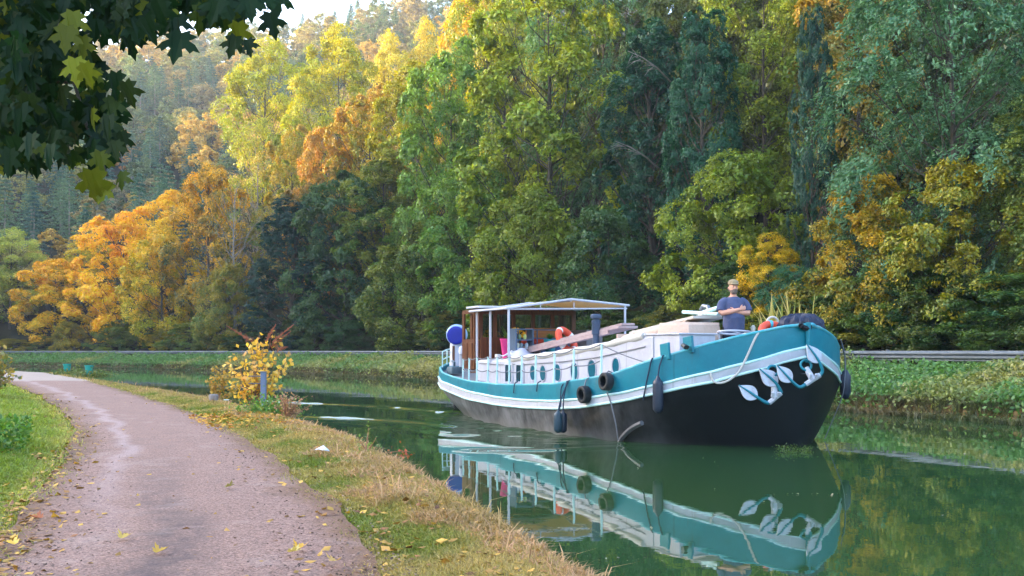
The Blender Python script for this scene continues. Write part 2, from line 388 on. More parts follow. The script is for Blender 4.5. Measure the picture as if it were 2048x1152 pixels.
def wave(X, Y):
    Q = np.stack([X, Y], 1); z = np.zeros(len(X))
    for pl, amp, wd in WAKE:
        d = np.abs(sdist(Q, pl)); g = vnoise(X*1.0, Y*.35, .8, 11)*.6+vnoise(X, Y, .35, 12)*.4
        z += amp*np.exp(-(d/wd)**2)*(.3+1.1*g)*np.clip((vnoise(X, Y, 1.1, 13)-.22)*3, .45, 1)-amp*.4*np.exp(-((d-2.2*wd)/wd)**2)
    # chop beside the hull, dying out away from it
    a = arr([G(*q) for q in ((905, 824), (960, 838), (1040, 856), (1120, 874), (1230, 888), (1330, 897))])
    d = -sdist(Q, a); near = np.exp(-(np.maximum(np.abs(d)-.25, 0)/.6)**2)
    t = np.clip((Y-17)/10, 0, 1); near = near*sstep(Y, 17.3, 19.5)*(1-sstep(Y, 27, 33))
    z += near*((.05*(vnoise(X*.55, Y*1.25, .42, 5)-.5)+.03*(vnoise(X*.6, Y*1.3, .2, 6)-.5)))
    z += .0015*(vnoise(X, Y*1.0, 1.3, 8)-.5)+.0015*np.exp(-((Y-19)/6)**2)*(vnoise(X*.35, Y*1.2, .8, 9)-.5)
    return z
def build_water():
    V = []; Fq = []
    def grid(xs, ys, fn):
        b = sum(len(v) for v in V); Xg, Yg = np.meshgrid(xs, ys); x = Xg.ravel(); y = Yg.ravel()
        V.append(np.column_stack([x, y, fn(x, y)])); n = len(xs)
        i = np.arange(len(ys)-1)[:, None]*n; j = np.arange(n-1)[None]
        Fq.append((np.stack([i+j, i+j+1, i+n+j+1, i+n+j], -1)+b).reshape(-1, 4))
    def edge(x, y):      # keeps the fine patch flush with the coarse sheet at its border
        m = sstep(x, -14, -13)*(1-sstep(x, 9.3, 10))*sstep(y, 13, 14)*(1-sstep(y, 39, 40)); return wave(x, y)*m
    grid(np.arange(-14, 10.001, .06), np.arange(13, 40.001, .06), edge)
    z0 = lambda x, y: np.zeros(len(x))
    for x0, x1, y0, y1 in ((-14, 10, -60, 13), (-14, 10, 40, 150), (-220, -14, -60, 150), (10, 40, -60, 150)):
        grid(np.linspace(x0, x1, 24), np.linspace(y0, y1, 24), z0)
    me = np_mesh('water', np.vstack(V), np.vstack(Fq), smooth=True)
    tag(link('water', me, water_mat()), kind='structure')
build_water()
# ------------------------------------------------------------------ the barge: local axes s = aft, w = to starboard, z = up from the waterline
BA = math.radians(26); AV = Vector((-math.sin(BA), math.cos(BA), 0)); SV = Vector((-math.cos(BA), -math.sin(BA), 0))
B0 = Vector((566*17.8/2000, 17.8, 0)); BROT = math.atan2(AV.y, AV.x)
def bw(s, w_, z=0): return B0+AV*s+SV*w_+Vector((0, 0, z))
def bs(x, y, w_):           # (s, z) of the photo pixel in the plane w = const
    p0 = B0+SV*w_; k = (x-1024)/F
    s = (k*p0.y-p0.x)/(AV.x-k*AV.y); d = p0.y+AV.y*s; return s, HC-(y-HY)*d/F
def bz(x, y, s):            # (w, z) of the photo pixel in the plane s = const
    p0 = B0+AV*s; k = (x-1024)/F
    q = (k*p0.y-p0.x)/(SV.x-k*SV.y); d = p0.y+SV.y*q; return q, HC-(y-HY)*d/F
def bthing(name, label, cat, s, w_, z, group=None):
    o = thing(name, label, cat, bw(s, w_, z), BROT, group); ORG[o.name] = (s, w_, z); return o
def bmesh_thing(mb, name, mats, label, cat, org, group=None, weld=0.0):
    me = mb.mesh(name, org, weld); o = link(name, me, mats); o.location = bw(*org); o.rotation_euler = (0, 0, BROT)
    return tag(o, label, cat, group)
def smooth(pts, n=24):
    p = np.array(pts, float); t = np.concatenate([[0], np.cumsum(np.linalg.norm(np.diff(p, axis=0), axis=1))]); u = np.linspace(0, t[-1], n)
    q = np.stack([np.interp(u, t, p[:, k]) for k in range(3)], 1)
    for _ in range(3): q[1:-1] = .25*q[:-2]+.5*q[1:-1]+.25*q[2:]
    return q
def cv(*pts):
    a = np.array(pts, float); return lambda s: float(np.interp(s, a[:, 0], a[:, 1]))
Wr = cv((-.3, 0), (-.22, .3), (-.1, .6), (.2, 1.15), (.7, 1.75), (1.4, 2.2), (2.3, 2.5), (3.5, 2.65), (6, 2.65), (9, 2.47), (11.5, 2.12), (12.8, 1.68), (13.7, 1.1), (14.2, .5), (14.35, 0))
Zr = cv((-.3, 2.16), (-.15, 2.11), (0, 2.03), (.38, 1.87), (.78, 1.71), (1.21, 1.57), (1.7, 1.41), (2.22, 1.25), (3.05, 1.14), (4.1, 1.02), (5.4, .96), (6.95, .92), (8.84, .94), (10.55, 1.02), (12, 1.13), (13, 1.24), (14.35, 1.38))
Zt = cv((-.3, 1.77), (0, 1.54), (.48, 1.32), (1.11, 1.12), (1.89, .93), (3.05, .77), (4.1, .68), (5.4, .645), (6.95, .64), (8.84, .7), (10.55, .81), (13, .98), (14.35, 1.1))
Zw = cv((-.3, 1.6), (0, 1.37), (.46, 1.15), (1.11, .97), (1.89, .78), (3.05, .61), (4.1, .53), (5.4, .485), (6.95, .47), (8.84, .51), (10.55, .62), (13, .8), (14.35, .92))
Ww = cv((0, 0), (.12, .36), (.35, .72), (.97, 1.35), (1.7, 1.92), (2.3, 2.2), (3, 2.4), (4.2, 2.52), (7, 2.48), (9, 2.25), (11, 1.7), (12.4, .95), (13.2, .3), (13.4, 0))
def topside(name, col, dark, rust, ramt):
    """ship's paint: blotchy fading, plate seams every couple of metres, thin rust runs"""
    m, nt, nd, ln = nodes(name)
    out = N(nt, 'ShaderNodeOutputMaterial'); b = N(nt, 'ShaderNodeBsdfPrincipled'); vec = mapping(nt)
    sep = N(nt, 'ShaderNodeSeparateXYZ'); ln.new(vec, sep.inputs[0])
    n1 = noise(nt, 1.4, 6, .65, vec); n2 = noise(nt, 14, 4, .6, vec)
    run = noise(nt, 1, 5, .75, mapping(nt, (9, 9, .5))); gate = noise(nt, .9, 2, .5, vec)
    c = mix(nt, math_(nt, 'MULTIPLY', maprange(nt, n1, .42, .7), .5), col, dark)
    c = mix(nt, math_(nt, 'MULTIPLY', maprange(nt, n2, .55, .75), .22), c, tuple(min(1, q*1.5+.02) for q in col))
    fr = math_(nt, 'ABSOLUTE', math_(nt, 'SUBTRACT', math_(nt, 'FRACT', math_(nt, 'MULTIPLY', sep.outputs[0], .52)), .5))
    c = mix(nt, math_(nt, 'MULTIPLY', maprange(nt, fr, .012, .003), .45), c, tuple(q*.45 for q in col))
    f = math_(nt, 'MULTIPLY', math_(nt, 'MULTIPLY', maprange(nt, run, .58, .74), maprange(nt, gate, .45, .65)), ramt)
    c = mix(nt, f, c, rust)
    ln.new(c, b.inputs['Base Color']); ln.new(maprange(nt, n1, .3, .7, .34, .55), b.inputs['Roughness'])
    bp = N(nt, 'ShaderNodeBump'); bp.inputs['Strength'].default_value = .25; bp.inputs['Distance'].default_value = .03
    ln.new(math_(nt, 'ADD', noise(nt, 1.1, 2, .5, vec), math_(nt, 'MULTIPLY', maprange(nt, fr, .02, .0), .15)), bp.inputs['Height']); ln.new(bp.outputs[0], b.inputs['Normal'])
    ln.new(b.outputs[0], out.inputs[0]); return m
teal = topside('teal_paint', lin(12, 126, 144), lin(12, 92, 114), lin(92, 72, 62), .85)
wstrake = topside('strake_paint', lin(198, 196, 206), lin(168, 162, 166), lin(142, 100, 80), .85)
mint = paint('mint_paint', lin(204, 236, 233), .45, lin(130, 190, 190), .4, 4)
white = paint('white_paint', lin(198, 196, 206), .5, lin(150, 136, 132), .38, 2.2, streak=True)
cream = paint('cream_canvas', lin(204, 196, 186), .8, lin(160, 146, 136), .4, 3, bump=.2)
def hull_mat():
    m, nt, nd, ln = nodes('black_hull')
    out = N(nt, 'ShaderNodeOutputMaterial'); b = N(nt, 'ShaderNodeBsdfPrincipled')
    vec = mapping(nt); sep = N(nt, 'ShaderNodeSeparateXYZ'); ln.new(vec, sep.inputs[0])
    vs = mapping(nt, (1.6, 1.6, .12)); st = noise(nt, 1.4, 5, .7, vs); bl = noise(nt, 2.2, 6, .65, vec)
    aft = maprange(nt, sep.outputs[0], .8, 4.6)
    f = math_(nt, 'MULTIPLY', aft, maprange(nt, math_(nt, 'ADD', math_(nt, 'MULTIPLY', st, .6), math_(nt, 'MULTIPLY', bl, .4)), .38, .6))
    c = mix(nt, f, (.008, .009, .011), lin(122, 120, 124))  # aft grey: dirt streaks plus water sheen painted into the colour
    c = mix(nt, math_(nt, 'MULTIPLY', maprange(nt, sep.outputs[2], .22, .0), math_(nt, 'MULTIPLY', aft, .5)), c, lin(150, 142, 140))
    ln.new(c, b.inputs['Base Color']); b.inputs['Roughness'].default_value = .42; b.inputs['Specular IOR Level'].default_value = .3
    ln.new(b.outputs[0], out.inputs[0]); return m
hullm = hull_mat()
boat = bthing('barge', 'converted barge with teal and white topsides and a black hull, under way on the canal', 'boat', 0, 0, 0)
NST = 56
tt = [(.5-.5*math.cos(math.pi*i/NST))*.55+i/NST*.45 for i in range(NST+1)]
def sr(t): return -.3+14.65*t
def sw(t): return 13.4*t
def side(fn_list):
    """closed strip shells on both sides: fn(t, sign) -> point"""
def shell(name, mats, rows, th=.0, parent=boat):
    mb = MB()
    for sg in (1, -1):
        vs = []; n = len(rows)
        for t in tt:
            for r_ in rows: s, q, z = r_(t); vs.append((s, sg*q, z))
        fs = []
        for i in range(NST):
            for j in range(n-1): fs.append([i*n+j, (i+1)*n+j, (i+1)*n+j+1, i*n+j+1])
        mb.add(vs, fs, True)
    return mb.build(name, mats, parent, weld=.0005)
def rrow(off, zf, dz=0): return lambda t: (sr(t)+(-off if t < .02 else 0), max(0, Wr(sr(t))+off*(0 if t in (0, 1) else 1)), zf(sr(t))+dz)
deckz = lambda s: min(1.3, Zr(s)-.07) if s < 11 else Zr(s)-.12
# bulwark / topside band: outer face, cap and inner face
shell('topside_band', teal, [rrow(0, Zt), rrow(.012, lambda s: .5*(Zt(s)+Zr(s))), rrow(0, Zr), rrow(-.06, Zr), rrow(-.06, lambda s: deckz(s)-.05)])
shell('white_strake', wstrake, [rrow(-.01, Zt, -.005), rrow(.025, Zt, -.02), rrow(.025, Zw, .02), rrow(-.01, Zw, .005)])
def wrow(k, zf):   # between the strake plan and the waterline plan
    def f(t):
        a = sr(t), Wr(sr(t)); b_ = sw(t), Ww(sw(t)); e = k**1.25
        return (a[0]*(1-e)+b_[0]*e, max(0, (a[1]*(1-e)+b_[1]*e)), Zw(sr(t))*(1-k))
    return f
def under(t): return (sw(t)*.96+.25, Ww(sw(t))*.9, -.5)
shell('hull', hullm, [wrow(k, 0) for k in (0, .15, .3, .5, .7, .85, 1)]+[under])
for zf, dz, rr, nm in ((Zt, 0, .026, 'upper_moulding'), (Zw, 0, .026, 'lower_moulding'), (Zr, .005, .03, 'gunwale')):
    mb = MB()
    for sg in (1, -1):
        pts = []
        for t in tt:
            s = sr(t); off = .02 if nm != 'gunwale' else -.03
            pts.append((s-(.02 if t == 0 else 0), sg*max(0, Wr(s)+off), zf(s)+dz))
        mb.tube(pts, rr, 8)
    mb.build(nm, mint if nm != 'gunwale' else paint('rail_paint', lin(60, 160, 172), .4, lin(190, 214, 214), .5, 5), boat)
mb = MB(); mb.tube([(-.335, 0, 2.2), (-.34, 0, 1.95), (-.33, 0, 1.5)], .045, 8); mb.build('stem_bar', teal, boat)
mb = MB(); pv = []
for t in tt:
    s = sr(t); pv.append((s, Wr(s)-(.05 if s > .9 else .05+.2*(.9-s)/1.2), deckz(s)))
vs = []; fs = []
for s, q, z in pv: vs += [(s, max(q, 0), z), (s, 0, z+.03), (s, -max(q, 0), z)]
for i in range(NST):
    for j in (0, 1): fs.append([i*3+j, i*3+j+1, (i+1)*3+j+1, (i+1)*3+j])
mb.add(vs, fs); mb.build('deck', paint('deck_paint', lin(120, 122, 128), .7, lin(90, 80, 74), .5, 4), boat)
# curved rub mark / leeboard edge low on the bow, and the sounding spout at the stern quarter
# cabin
Zc = cv((.9, 2.0), (2.06, 2.02), (2.93, 1.92), (3.88, 1.80), (4.92, 1.71), (6.06, 1.62), (7.05, 1.56), (8.31, 1.49), (10.3, 1.46))
cab = MB(); rings = []
for s in (1.95, 2.5, 3, 4, 5, 6, 7, 8, 9, 10.1):
    hw = 1.7*min(1, (Wr(s)-.45)/1.7+.12) if s > 9 else 1.7; hw = min(hw, Wr(s)-.5)
    zb = deckz(s)-.05; zt_ = Zc(s); c = .07
    rings.append([(s, hw, zb), (s, hw, zt_-.06), (s, hw-.06, zt_), (s, hw*.5, zt_+c), (s, 0, zt_+c*1.3), (s, -hw*.5, zt_+c), (s, -hw+.06, zt_), (s, -hw, zt_-.06), (s, -hw, zb)])
cab.loft(rings, smooth=False); cabin = cab.build('cabin', wstrake, boat)
mb = MB()   # belt moulding along the cabin side
mb.tube([(s, 1.715, .5*(Zr(s)+Zc(s))+.16) for s in np.linspace(2.2, 9.9, 20)], .014, 6); mb.build('moulding', paint('grey_trim', lin(150, 148, 156), .5), cabin)
mb = MB(); mb.tube([(s, 1.66, Zc(s)-.01) for s in np.linspace(2.3, 8.2, 24)], [.075+.012*math.sin(i*2.1) for i in range(24)], 10)
mb.build('rolled_awning', cream, boat)
glass = paint('teal_porthole', lin(10, 92, 112), .18, lin(6, 60, 80), .4, 3)
dglass = paint('dark_glass', lin(18, 58, 74), .15, lin(10, 30, 40), .5, 5)
for x, y0, y1 in ((1066, 732, 760), (1086, 732, 761), (1115, 729, 762), (1149, 726, 760), (1184, 721, 757), (1232, 717, 748)):
    s, za = bs(x, y0, 1.705); _, zb = bs(x, y1, 1.705); zc = (za+zb)/2; h = (za-zb)/2; wd = h*.8
    rim = MB(); ring = [(s+wd*1.15*math.cos(a), 1.71, zc+h*1.15*math.sin(a)) for a in np.linspace(0, 2*math.pi, 25)]
    rim.tube(ring, .012, 6); r_ = rim.build('porthole', white, boat)
    pn = MB(); poly = [(s+wd*math.cos(a), 1.712, zc+h*math.sin(a)) for a in np.linspace(0, 2*math.pi, 25)[:-1]]
    pn.add(poly+[(p[0], 1.69, p[2]) for p in poly], [list(range(24)), list(range(24, 48))[::-1]]+[[i, (i+1) % 24, 24+(i+1) % 24, 24+i] for i in range(24)])
    pn.build('pane', glass, r_)
for x in (1018, 1040):
    s, za = bs(x, 728, 1.705); _, zb = bs(x, 765, 1.705)
    mb = MB()
    for ds, dz, a, b_ in ((-.2, 0, .05, za-zb), (.2, 0, .05, za-zb), (0, (za-zb)/2, .45, .05), (0, -(za-zb)/2, .45, .05)): mb.box((s+ds, 1.713, (za+zb)/2+dz), (a, .03, b_))
    r_ = mb.build('window', white, boat); MB().box((s, 1.706, (za+zb)/2), (.37, .02, za-zb-.03)).build('pane', dglass, r_)
# stanchions and the two lifelines
rope = paint('grey_rope', lin(122, 122, 130), .9, lin(80, 78, 80), .5, 30)
wrope = paint('pale_rope', lin(206, 198, 192), .9, lin(150, 140, 134), .5, 30)
darkr = paint('dark_rope', lin(44, 58, 78), .9)
st_s = [9.9, 9.33, 8.7, 7.95, 7.36, 6.62, 5.92, 5.25, 4.41, 3.6, 2.7]
topz = []
for s in st_s:
    z1 = float(np.interp(s, [2.7, 3.6, 4.41, 5.25, 6.6, 8.7, 9.9], [1.83, 1.74, 1.66, 1.61, 1.57, 1.55, 1.5])); q = Wr(s)-.16
    topz.append((s, q, z1)); MB().tube([(s, q, deckz(s)), (s-.03, q, z1)], [.026, .022], 8).build('stanchion', mint, boat)
def sag(a, b, d=.06, n=8): return [(a[0]+(b[0]-a[0])*t, a[1]+(b[1]-a[1])*t, a[2]+(b[2]-a[2])*t-d*4*t*(1-t)) for t in [i/n for i in range(n+1)]]
for k, nm in ((0, 'lifeline'), (.42, 'lifeline')):
    mb = MB(); tp = [(s, q, z-k*(z-deckz(s))*1.05) for s, q, z in topz]
    for a, b_ in zip(tp[:-1], tp[1:]): mb.tube(sag(a, b_, .05), .013, 5)
    if k == 0: mb.tube(sag(tp[-1], (1.55, Wr(1.55)-.1, 1.5), .03), .012, 5)
    mb.build(nm, rope, boat)
# teal mooring plates standing on the rail
for x, s in ((1301, 1.15), (1328, .78)):
    q = Wr(s)-.06; MB().box((s, q, Zr(s)+.1), (.26, .05, .3), Matrix.Rotation(.12, 3, 'Y'), .01).build('mooring_plate', teal, boat)
MB().tube([(.72, 1.8, 1.76), (.72, 1.9, 1.8), (.6, 1.93, 1.76)], .04, 8).build('fairlead', paint('black_iron', lin(22, 24, 30), .5), boat)
# side locker and steering gear on the foredeck
wl = MB().box((1.68, 1.28, 1.57), (1.1, .8, .86), None, .02); lk = wl.build('deck_locker', white, boat)
MB().box((1.68, 1.28, 2.012), (1.16, .86, .03), None, .01).build('lid', white, lk)
MB().box((1.12, 1.45, 1.93), (.03, .1, .07), None, .008).build('latch', paint('latch_iron', lin(40, 44, 52), .5), lk)
# tan tarpaulins rolled along the cabin roof
tan = paint('tan_canvas', lin(198, 170, 152), .85, lin(148, 116, 100), .45, 3, bump=.3, bscale=12)
mauve = paint('faded_pink_wood', lin(172, 150, 150), .6, lin(138, 88, 74), .5, 4)
mb = MB(); mb.tube(smooth([(4.15, .95, 1.92), (3.4, .95, 2.02), (2.8, .93, 2.1), (2.3, .9, 2.17)], 16), [.1+.012*math.sin(k*1.3) for k in range(16)], 18); mb.tube(smooth([(4.05, .72, 2.02), (3.2, .7, 2.13), (2.3, .66, 2.24)], 12), [.07+.01*math.sin(k*1.7) for k in range(12)], 14); mb.box((4.16, .9, 1.93), (.05, .42, .26), Matrix.Rotation(.12, 3, 'Y'), .01); bmesh_thing(mb, 'rolled_tarpaulin', tan, 'rolled tan tarpaulin with a boarded end lying along the cabin roof', 'tarpaulin', (3, .9, 1.95))
mb = MB(); mb.box((3.2, .35, 2.22), (2.3, .7, .05), Matrix.Rotation(.12, 3, 'Y')); mb.box((3.2, .1, 2.29), (1.9, .5, .04), Matrix.Rotation(.12, 3, 'Y'))
mb.box((4.28, .35, 2.02), (.05, .6, .24)); bmesh_thing(mb, 'hatch_board', cream, 'cream hatch boards stacked beside the rolled tarpaulin on the roof', 'hatch boards', (3.2, .35, 2.15))
# tan covered box on the foredeck
mb = MB()
R_ = lambda z, k: [(1.72-k, .3, z), (1.72-k, 1.06+k, z), (2.0, 1.2+k, z), (2.55, 1.2+k, z), (2.55, .3, z)]
mb.loft([R_(1.25, .03), R_(1.7, 0), R_(2.1, -.02), R_(2.2, -.05)], smooth=False); mb.loft([R_(2.2, -.05), [(q[0]+.05, q[1]-.04, 2.25) for q in R_(2.2, -.05)]])
bmesh_thing(mb, 'covered_box', tan, 'bulky deck box under a tan canvas cover behind the standing man', 'covered box', (2.1, .7, 1.3))
mb = MB()
a, b_ = bs(1366, 624, .2); c_, d_ = bs(1437, 628, .2)
mb.tube([(a, .2, b_), (c_, .2, d_)], .035, 8); a2, b2 = bs(1400, 627, .2); c2, d2 = bs(1440, 614, .2); mb.tube([(a2, .2, b2), (c2, .2, d2)], .04, 8)
mb.tube([(a2, .2, b2), (a2, .2, 2.1)], .04, 8)
bmesh_thing(mb, 'windlass_bar', mint, 'pale mint metal bars of the windlass beside the standing man', 'windlass', (a2, .2, 2.1))
mb = MB(); mb.tube([(a2+.1, .1, 2.52), (a2+.02, .1, 2.6), (a2-.12, .1, 2.58), (a2-.2, .1, 2.45)], .045, 8); bmesh_thing(mb, 'deck_lamp', paint('grey_metal', lin(128, 130, 136), .4, metal=.6), 'small grey lamp head on the windlass bars', 'deck lamp', (a2, .1, 2.5))
# stove pipe
s, zb = bs(1192, 693, .9); _, zt_ = bs(1192, 629, .9)
fl = bthing('stove_pipe', 'blue grey stove pipe with a cap rising from the cabin roof', 'chimney', s, .9, 1.66)
iron = paint('blue_grey_iron', lin(58, 74, 98), .5, lin(30, 36, 48), .5, 6)
MB().lathe([(.1, 1.66), (.1, 1.78), (.075, 1.8), (.075, 2.06), (.095, 2.07), (.095, 2.3), (.1, 2.31), (.1, 2.38), (.07, 2.39)], (s, .9, 0)).build('pipe', iron, fl)
MB().lathe([(.075, 2.39), (.075, 2.42), (.125, 2.43), (.125, 2.49), (.09, 2.52)], (s, .9, 0)).build('cap', iron, fl)
# weathered pink planks with a red end
p0 = bs(1066, 700, .6); p1 = bs(1258, 654, .6)
mb = MB(); L = math.hypot(p0[0]-p1[0], p0[1]-p1[1]); Rm = Matrix.Rotation(math.atan2(p1[1]-p0[1], p0[0]-p1[0]), 3, 'Y'); cx, cz = (p0[0]+p1[0])/2, (p0[1]+p1[1])/2
mb.box((cx, .62, cz), (L, .5, .05), Rm, .008); mb.box((cx, .62, cz+.058), (L, .34, .05), Rm, .008); mb.box((cx+.2, .84, cz-.05), (L-.5, .05, .14), Rm, .008); mb.box((p0[0]-.02, .66, p0[1]+.0), (.06, .52, .2), Rm, .01)
bmesh_thing(mb, 'plank_stack', mauve, 'long weathered pinkish planks sloping up across the cabin roof past the stove pipe', 'planks', (cx, .6, cz-.1))
# lifebuoys
orange = paint('lifebuoy_orange', lin(226, 76, 44), .5, lin(190, 60, 44), .4, 5); bandm = paint('lifebuoy_white', lin(232, 226, 222), .5)
def lifebuoy(c, M, lab, R0=.29, rr=.085, bandmat=None):
    o = thing('lifebuoy', lab, 'lifebuoy', c, 0, 'lifebuoys on the barge'); ORG[o.name] = (0, 0, 0)
    MB().torus((0, 0, 0), R0, rr, M).build('ring', orange, o)
    for k in range(4): MB().torus((0, 0, 0), R0, rr*1.05, M, n=4, a0=k*math.pi/2+.35, a1=k*math.pi/2+.6).build('band', bandmat or bandm, o)
s, z = bs(1133, 681, .5)
lifebuoy(bw(s, .5, z), Matrix.Rotation(BROT-math.pi/2+.5, 3, 'Z') @ Matrix.Rotation(math.radians(62), 3, 'X'), 'orange lifebuoy with white bands standing on the cabin roof under the canopy')
s, z = bs(1550, 670, .2)
lifebuoy(bw(s, .2, z), Matrix.Rotation(.35, 3, 'Y') @ Matrix.Rotation(math.radians(48), 3, 'X'), 'faded orange lifebuoy lying against the bow rail', .25, .07, paint('lifebuoy_blue', lin(70, 176, 204), .5))
# canopy over the after deck
cp = bthing('deck_canopy', 'white framed canopy with a tan awning on thin posts over the after deck', 'canopy', 9.2, 0, 1.5)
sA, sB = 8.12, 10.4; hw1, hw2 = 1.78, -1.72; zp, ze1, ze2 = 3.0, 2.74, 2.88
mb = MB()
def slab(a, b, c, d, th=.025): mb.add([(*p[:2], p[2]) for p in (a, b, c, d)]+[(*p[:2], p[2]-th) for p in (a, b, c, d)], [[0, 1, 2, 3], [7, 6, 5, 4], [0, 4, 5, 1], [1, 5, 6, 2], [2, 6, 7, 3], [3, 7, 4, 0]])
slab((sA, hw1, ze1), (sB, hw1, ze1), (sB, 0, zp), (sA, 0, zp)); slab((sA, 0, zp+.001), (sB, 0, zp+.001), (sB, hw2, ze2), (sA, hw2, ze2))
def awning_mat():
    m, nt, nd, ln = nodes('tan_awning'); out = N(nt, 'ShaderNodeOutputMaterial')
    d = N(nt, 'ShaderNodeBsdfDiffuse'); t = N(nt, 'ShaderNodeBsdfTranslucent'); d.inputs[0].default_value = (*lin(226, 214, 190), 1); t.inputs[0].default_value = (*lin(222, 190, 136), 1)
    x = N(nt, 'ShaderNodeMixShader'); x.inputs[0].default_value = .5; ln.new(d.outputs[0], x.inputs[1]); ln.new(t.outputs[0], x.inputs[2]); ln.new(x.outputs[0], out.inputs[0]); return m
mb.build('awning', awning_mat(), cp)
mb = MB(); E_ = .028
for ss in (sA, sB): mb.tube([(ss, hw1, ze1), (ss, 0, zp), (ss, hw2, ze2)], E_, 8); 
for q, z in ((hw1, ze1), (hw2, ze2), (0, zp-.03)): mb.tube([(sA, q, z), (sB, q, z)], E_, 8)
mb.tube([(sA+.02, hw1-.05, 2.72), (sA+.02, hw2+.05, 2.8)], .02, 8)
for q in (.85, -.1): mb.tube([(sA+.02, q, 2.76), (sA+.02, q, 2.92)], .015, 6)
mb.build('frame', white, cp)
for s, q, z0, z1 in ((10.14, 1.68, 1.38, ze1), (9.26, 1.7, 1.4, ze1), (8.15, 1.72, 1.45, ze1)): MB().tube([(s, q, z0), (s, q, z1)], .032, 8).build('post', white, cp)
MB().tube([(8.12, -1.6, 1.5), (8.12, -1.6, ze2)], .03, 8).build('post', white, cp)
# wooden wheelhouse behind the canopy
mah = wood('mahogany', lin(80, 44, 26), lin(128, 76, 46), .4, 2, 5); oak = wood('oak_panel', lin(150, 88, 36), lin(186, 120, 56), .5, 1, 5)
wh = bthing('wheelhouse', 'brown wooden wheelhouse with windows behind the canopy', 'wheelhouse', 11.4, 0, 1.1)
s0, s1, q0 = 10.5, 11.15, 1.42
mb = MB(); mb.box((s0, 0, 1.6), (.06, 2*q0, .95)); 
for q in (1.42, 1.0, .45, -.15, -.75, -1.42): mb.box((s0, q, 2.42), (.065, .11, .72))
mb.box((s0, 0, 2.75), (.07, 2*q0+.11, .12)); mb.build('front_wall', mah, wh)
for q in (q0+.003, -q0-.003):
    mb = MB(); mb.box(((s0+s1)/2, q, 1.55), (s1-s0-.07, .06, .88))
    for s in (s0+.12, s1-.1): mb.box((s, q, 2.4), (.12, .058, .8))
    mb.box(((s0+s1)/2, q, 2.78), (s1-s0-.07, .062, .1)); mb.build('side_wall', mah, wh)
mb = MB(); mb.box((s1, 0, 1.5), (.06, 2*q0, .8)); mb.box((s1, 0, 2.77), (.06, 2*q0, .12))
for q in (1.36, .5, -.5, -1.36): mb.box((s1, q, 2.3), (.056, .1, .82))
mb.build('back_wall', mah, wh)
def glassmat():
    m, nt, nd, ln = nodes('window_glass'); out = N(nt, 'ShaderNodeOutputMaterial'); t = N(nt, 'ShaderNodeBsdfTransparent'); g = N(nt, 'ShaderNodeBsdfGlossy'); g.inputs['Roughness'].default_value = .05
    x = N(nt, 'ShaderNodeMixShader'); x.inputs[0].default_value = .12; t.inputs[0].default_value = (.55, .6, .58, 1)
    ln.new(t.outputs[0], x.inputs[1]); ln.new(g.outputs[0], x.inputs[2]); ln.new(x.outputs[0], out.inputs[0]); return m
clear = glassmat()
for q, wd in ((1.21, .3), (.725, .44), (.15, .48), (-.45, .48), (-1.085, .54)): MB().box((s0, q, 2.38), (.012, wd, .6)).build('pane', clear, wh)
MB().box(((s0+s1)/2-.08, -.1, 2.87), (s1-s0+.2, 2*q0+.45, .06), None, .015).build('roof', white, wh)
# side door of the wheelhouse, hooked open along the deck edge
sa = bs(950, 660, 1.5)[0]; sb_ = bs(926, 660, 1.5)[0]; zt_ = bs(930, 621, 1.5)[1]; zb_ = 1.22; sm = (sa+sb_)/2; wd = sb_-sa
mb = MB(); mb.box((sm, 1.5, (zb_+2.02)/2), (wd, .05, 2.02-zb_)); mb.box((sm, 1.5, zt_-.05), (wd, .05, .1)); mb.box((sa+.04, 1.5, (2.02+zt_-.1)/2), (.08, .05, zt_-.1-2.02)); mb.box((sb_-.06, 1.5, (2.02+zt_-.1)/2), (.12, .05, zt_-.1-2.02))
for s in (sm-wd*.22, sm+wd*.2): mb.box((s, 1.53, (zb_+2.0)/2), (wd*.3, .03, .62), None, .01)
do = mb.build('door', mah, wh); MB().box((sm-.02, 1.5, (2.02+zt_-.1)/2), (wd-.18, .012, zt_-.1-2.02)).build('pane', clear, do)
# stern: steering column with the covered wheel, vent, rail
cs, czz = bs(912, 671, .95)
sc = bthing('steering_column', 'white steering column with a brown slot and teal foot at the stern', 'steering column', cs, .95, 1.2)
x0, x1 = 13.45, .62
mb = MB(); mb.lathe([(.2, 1.25), (.2, 1.36), (.185, 1.38), (.175, 1.93), (.14, 1.98)], (cs, .95, 0), 20); mb.build('column', white, sc)
mb = MB(); mb.lathe([(.21, 1.05), (.21, 1.26), (.17, 1.27)], (cs, .95, 0), 20); mb.build('foot', teal, sc)
MB().box((cs-.13, 1.08, 1.62), (.05, .07, .46), Matrix.Rotation(-.75, 3, 'Z'), .01).build('slot', mah, sc)
cw = Vector(bw(cs-.1, .98, czz)); wh2 = thing('wheel_cover', 'round blue covered wheel with a pale rim on top of the white steering column', 'covered wheel', cw)
ORG[wh2.name] = (0, 0, 0); Rw = Matrix.Rotation(math.pi/2, 3, 'X') @ Matrix.Identity(3); Rw = Matrix.Rotation(-.12, 3, 'Z') @ Rw
blue = paint('royal_blue_vinyl', lin(8, 28, 156), .4, lin(8, 18, 104), .4, 3); pale = paint('pale_blue_rim', lin(176, 200, 232), .45)
MB().lathe([(.2, .13), (.255, .12), (.268, .09), (.268, .02)], (0, 0, 0), 32, Rw).build('cover', blue, wh2)
MB().lathe([(.27, .03), (.305, .0), (.305, -.17), (.2, -.2)], (.0, 0, .02), 32, Rw).build('rim', pale, wh2)
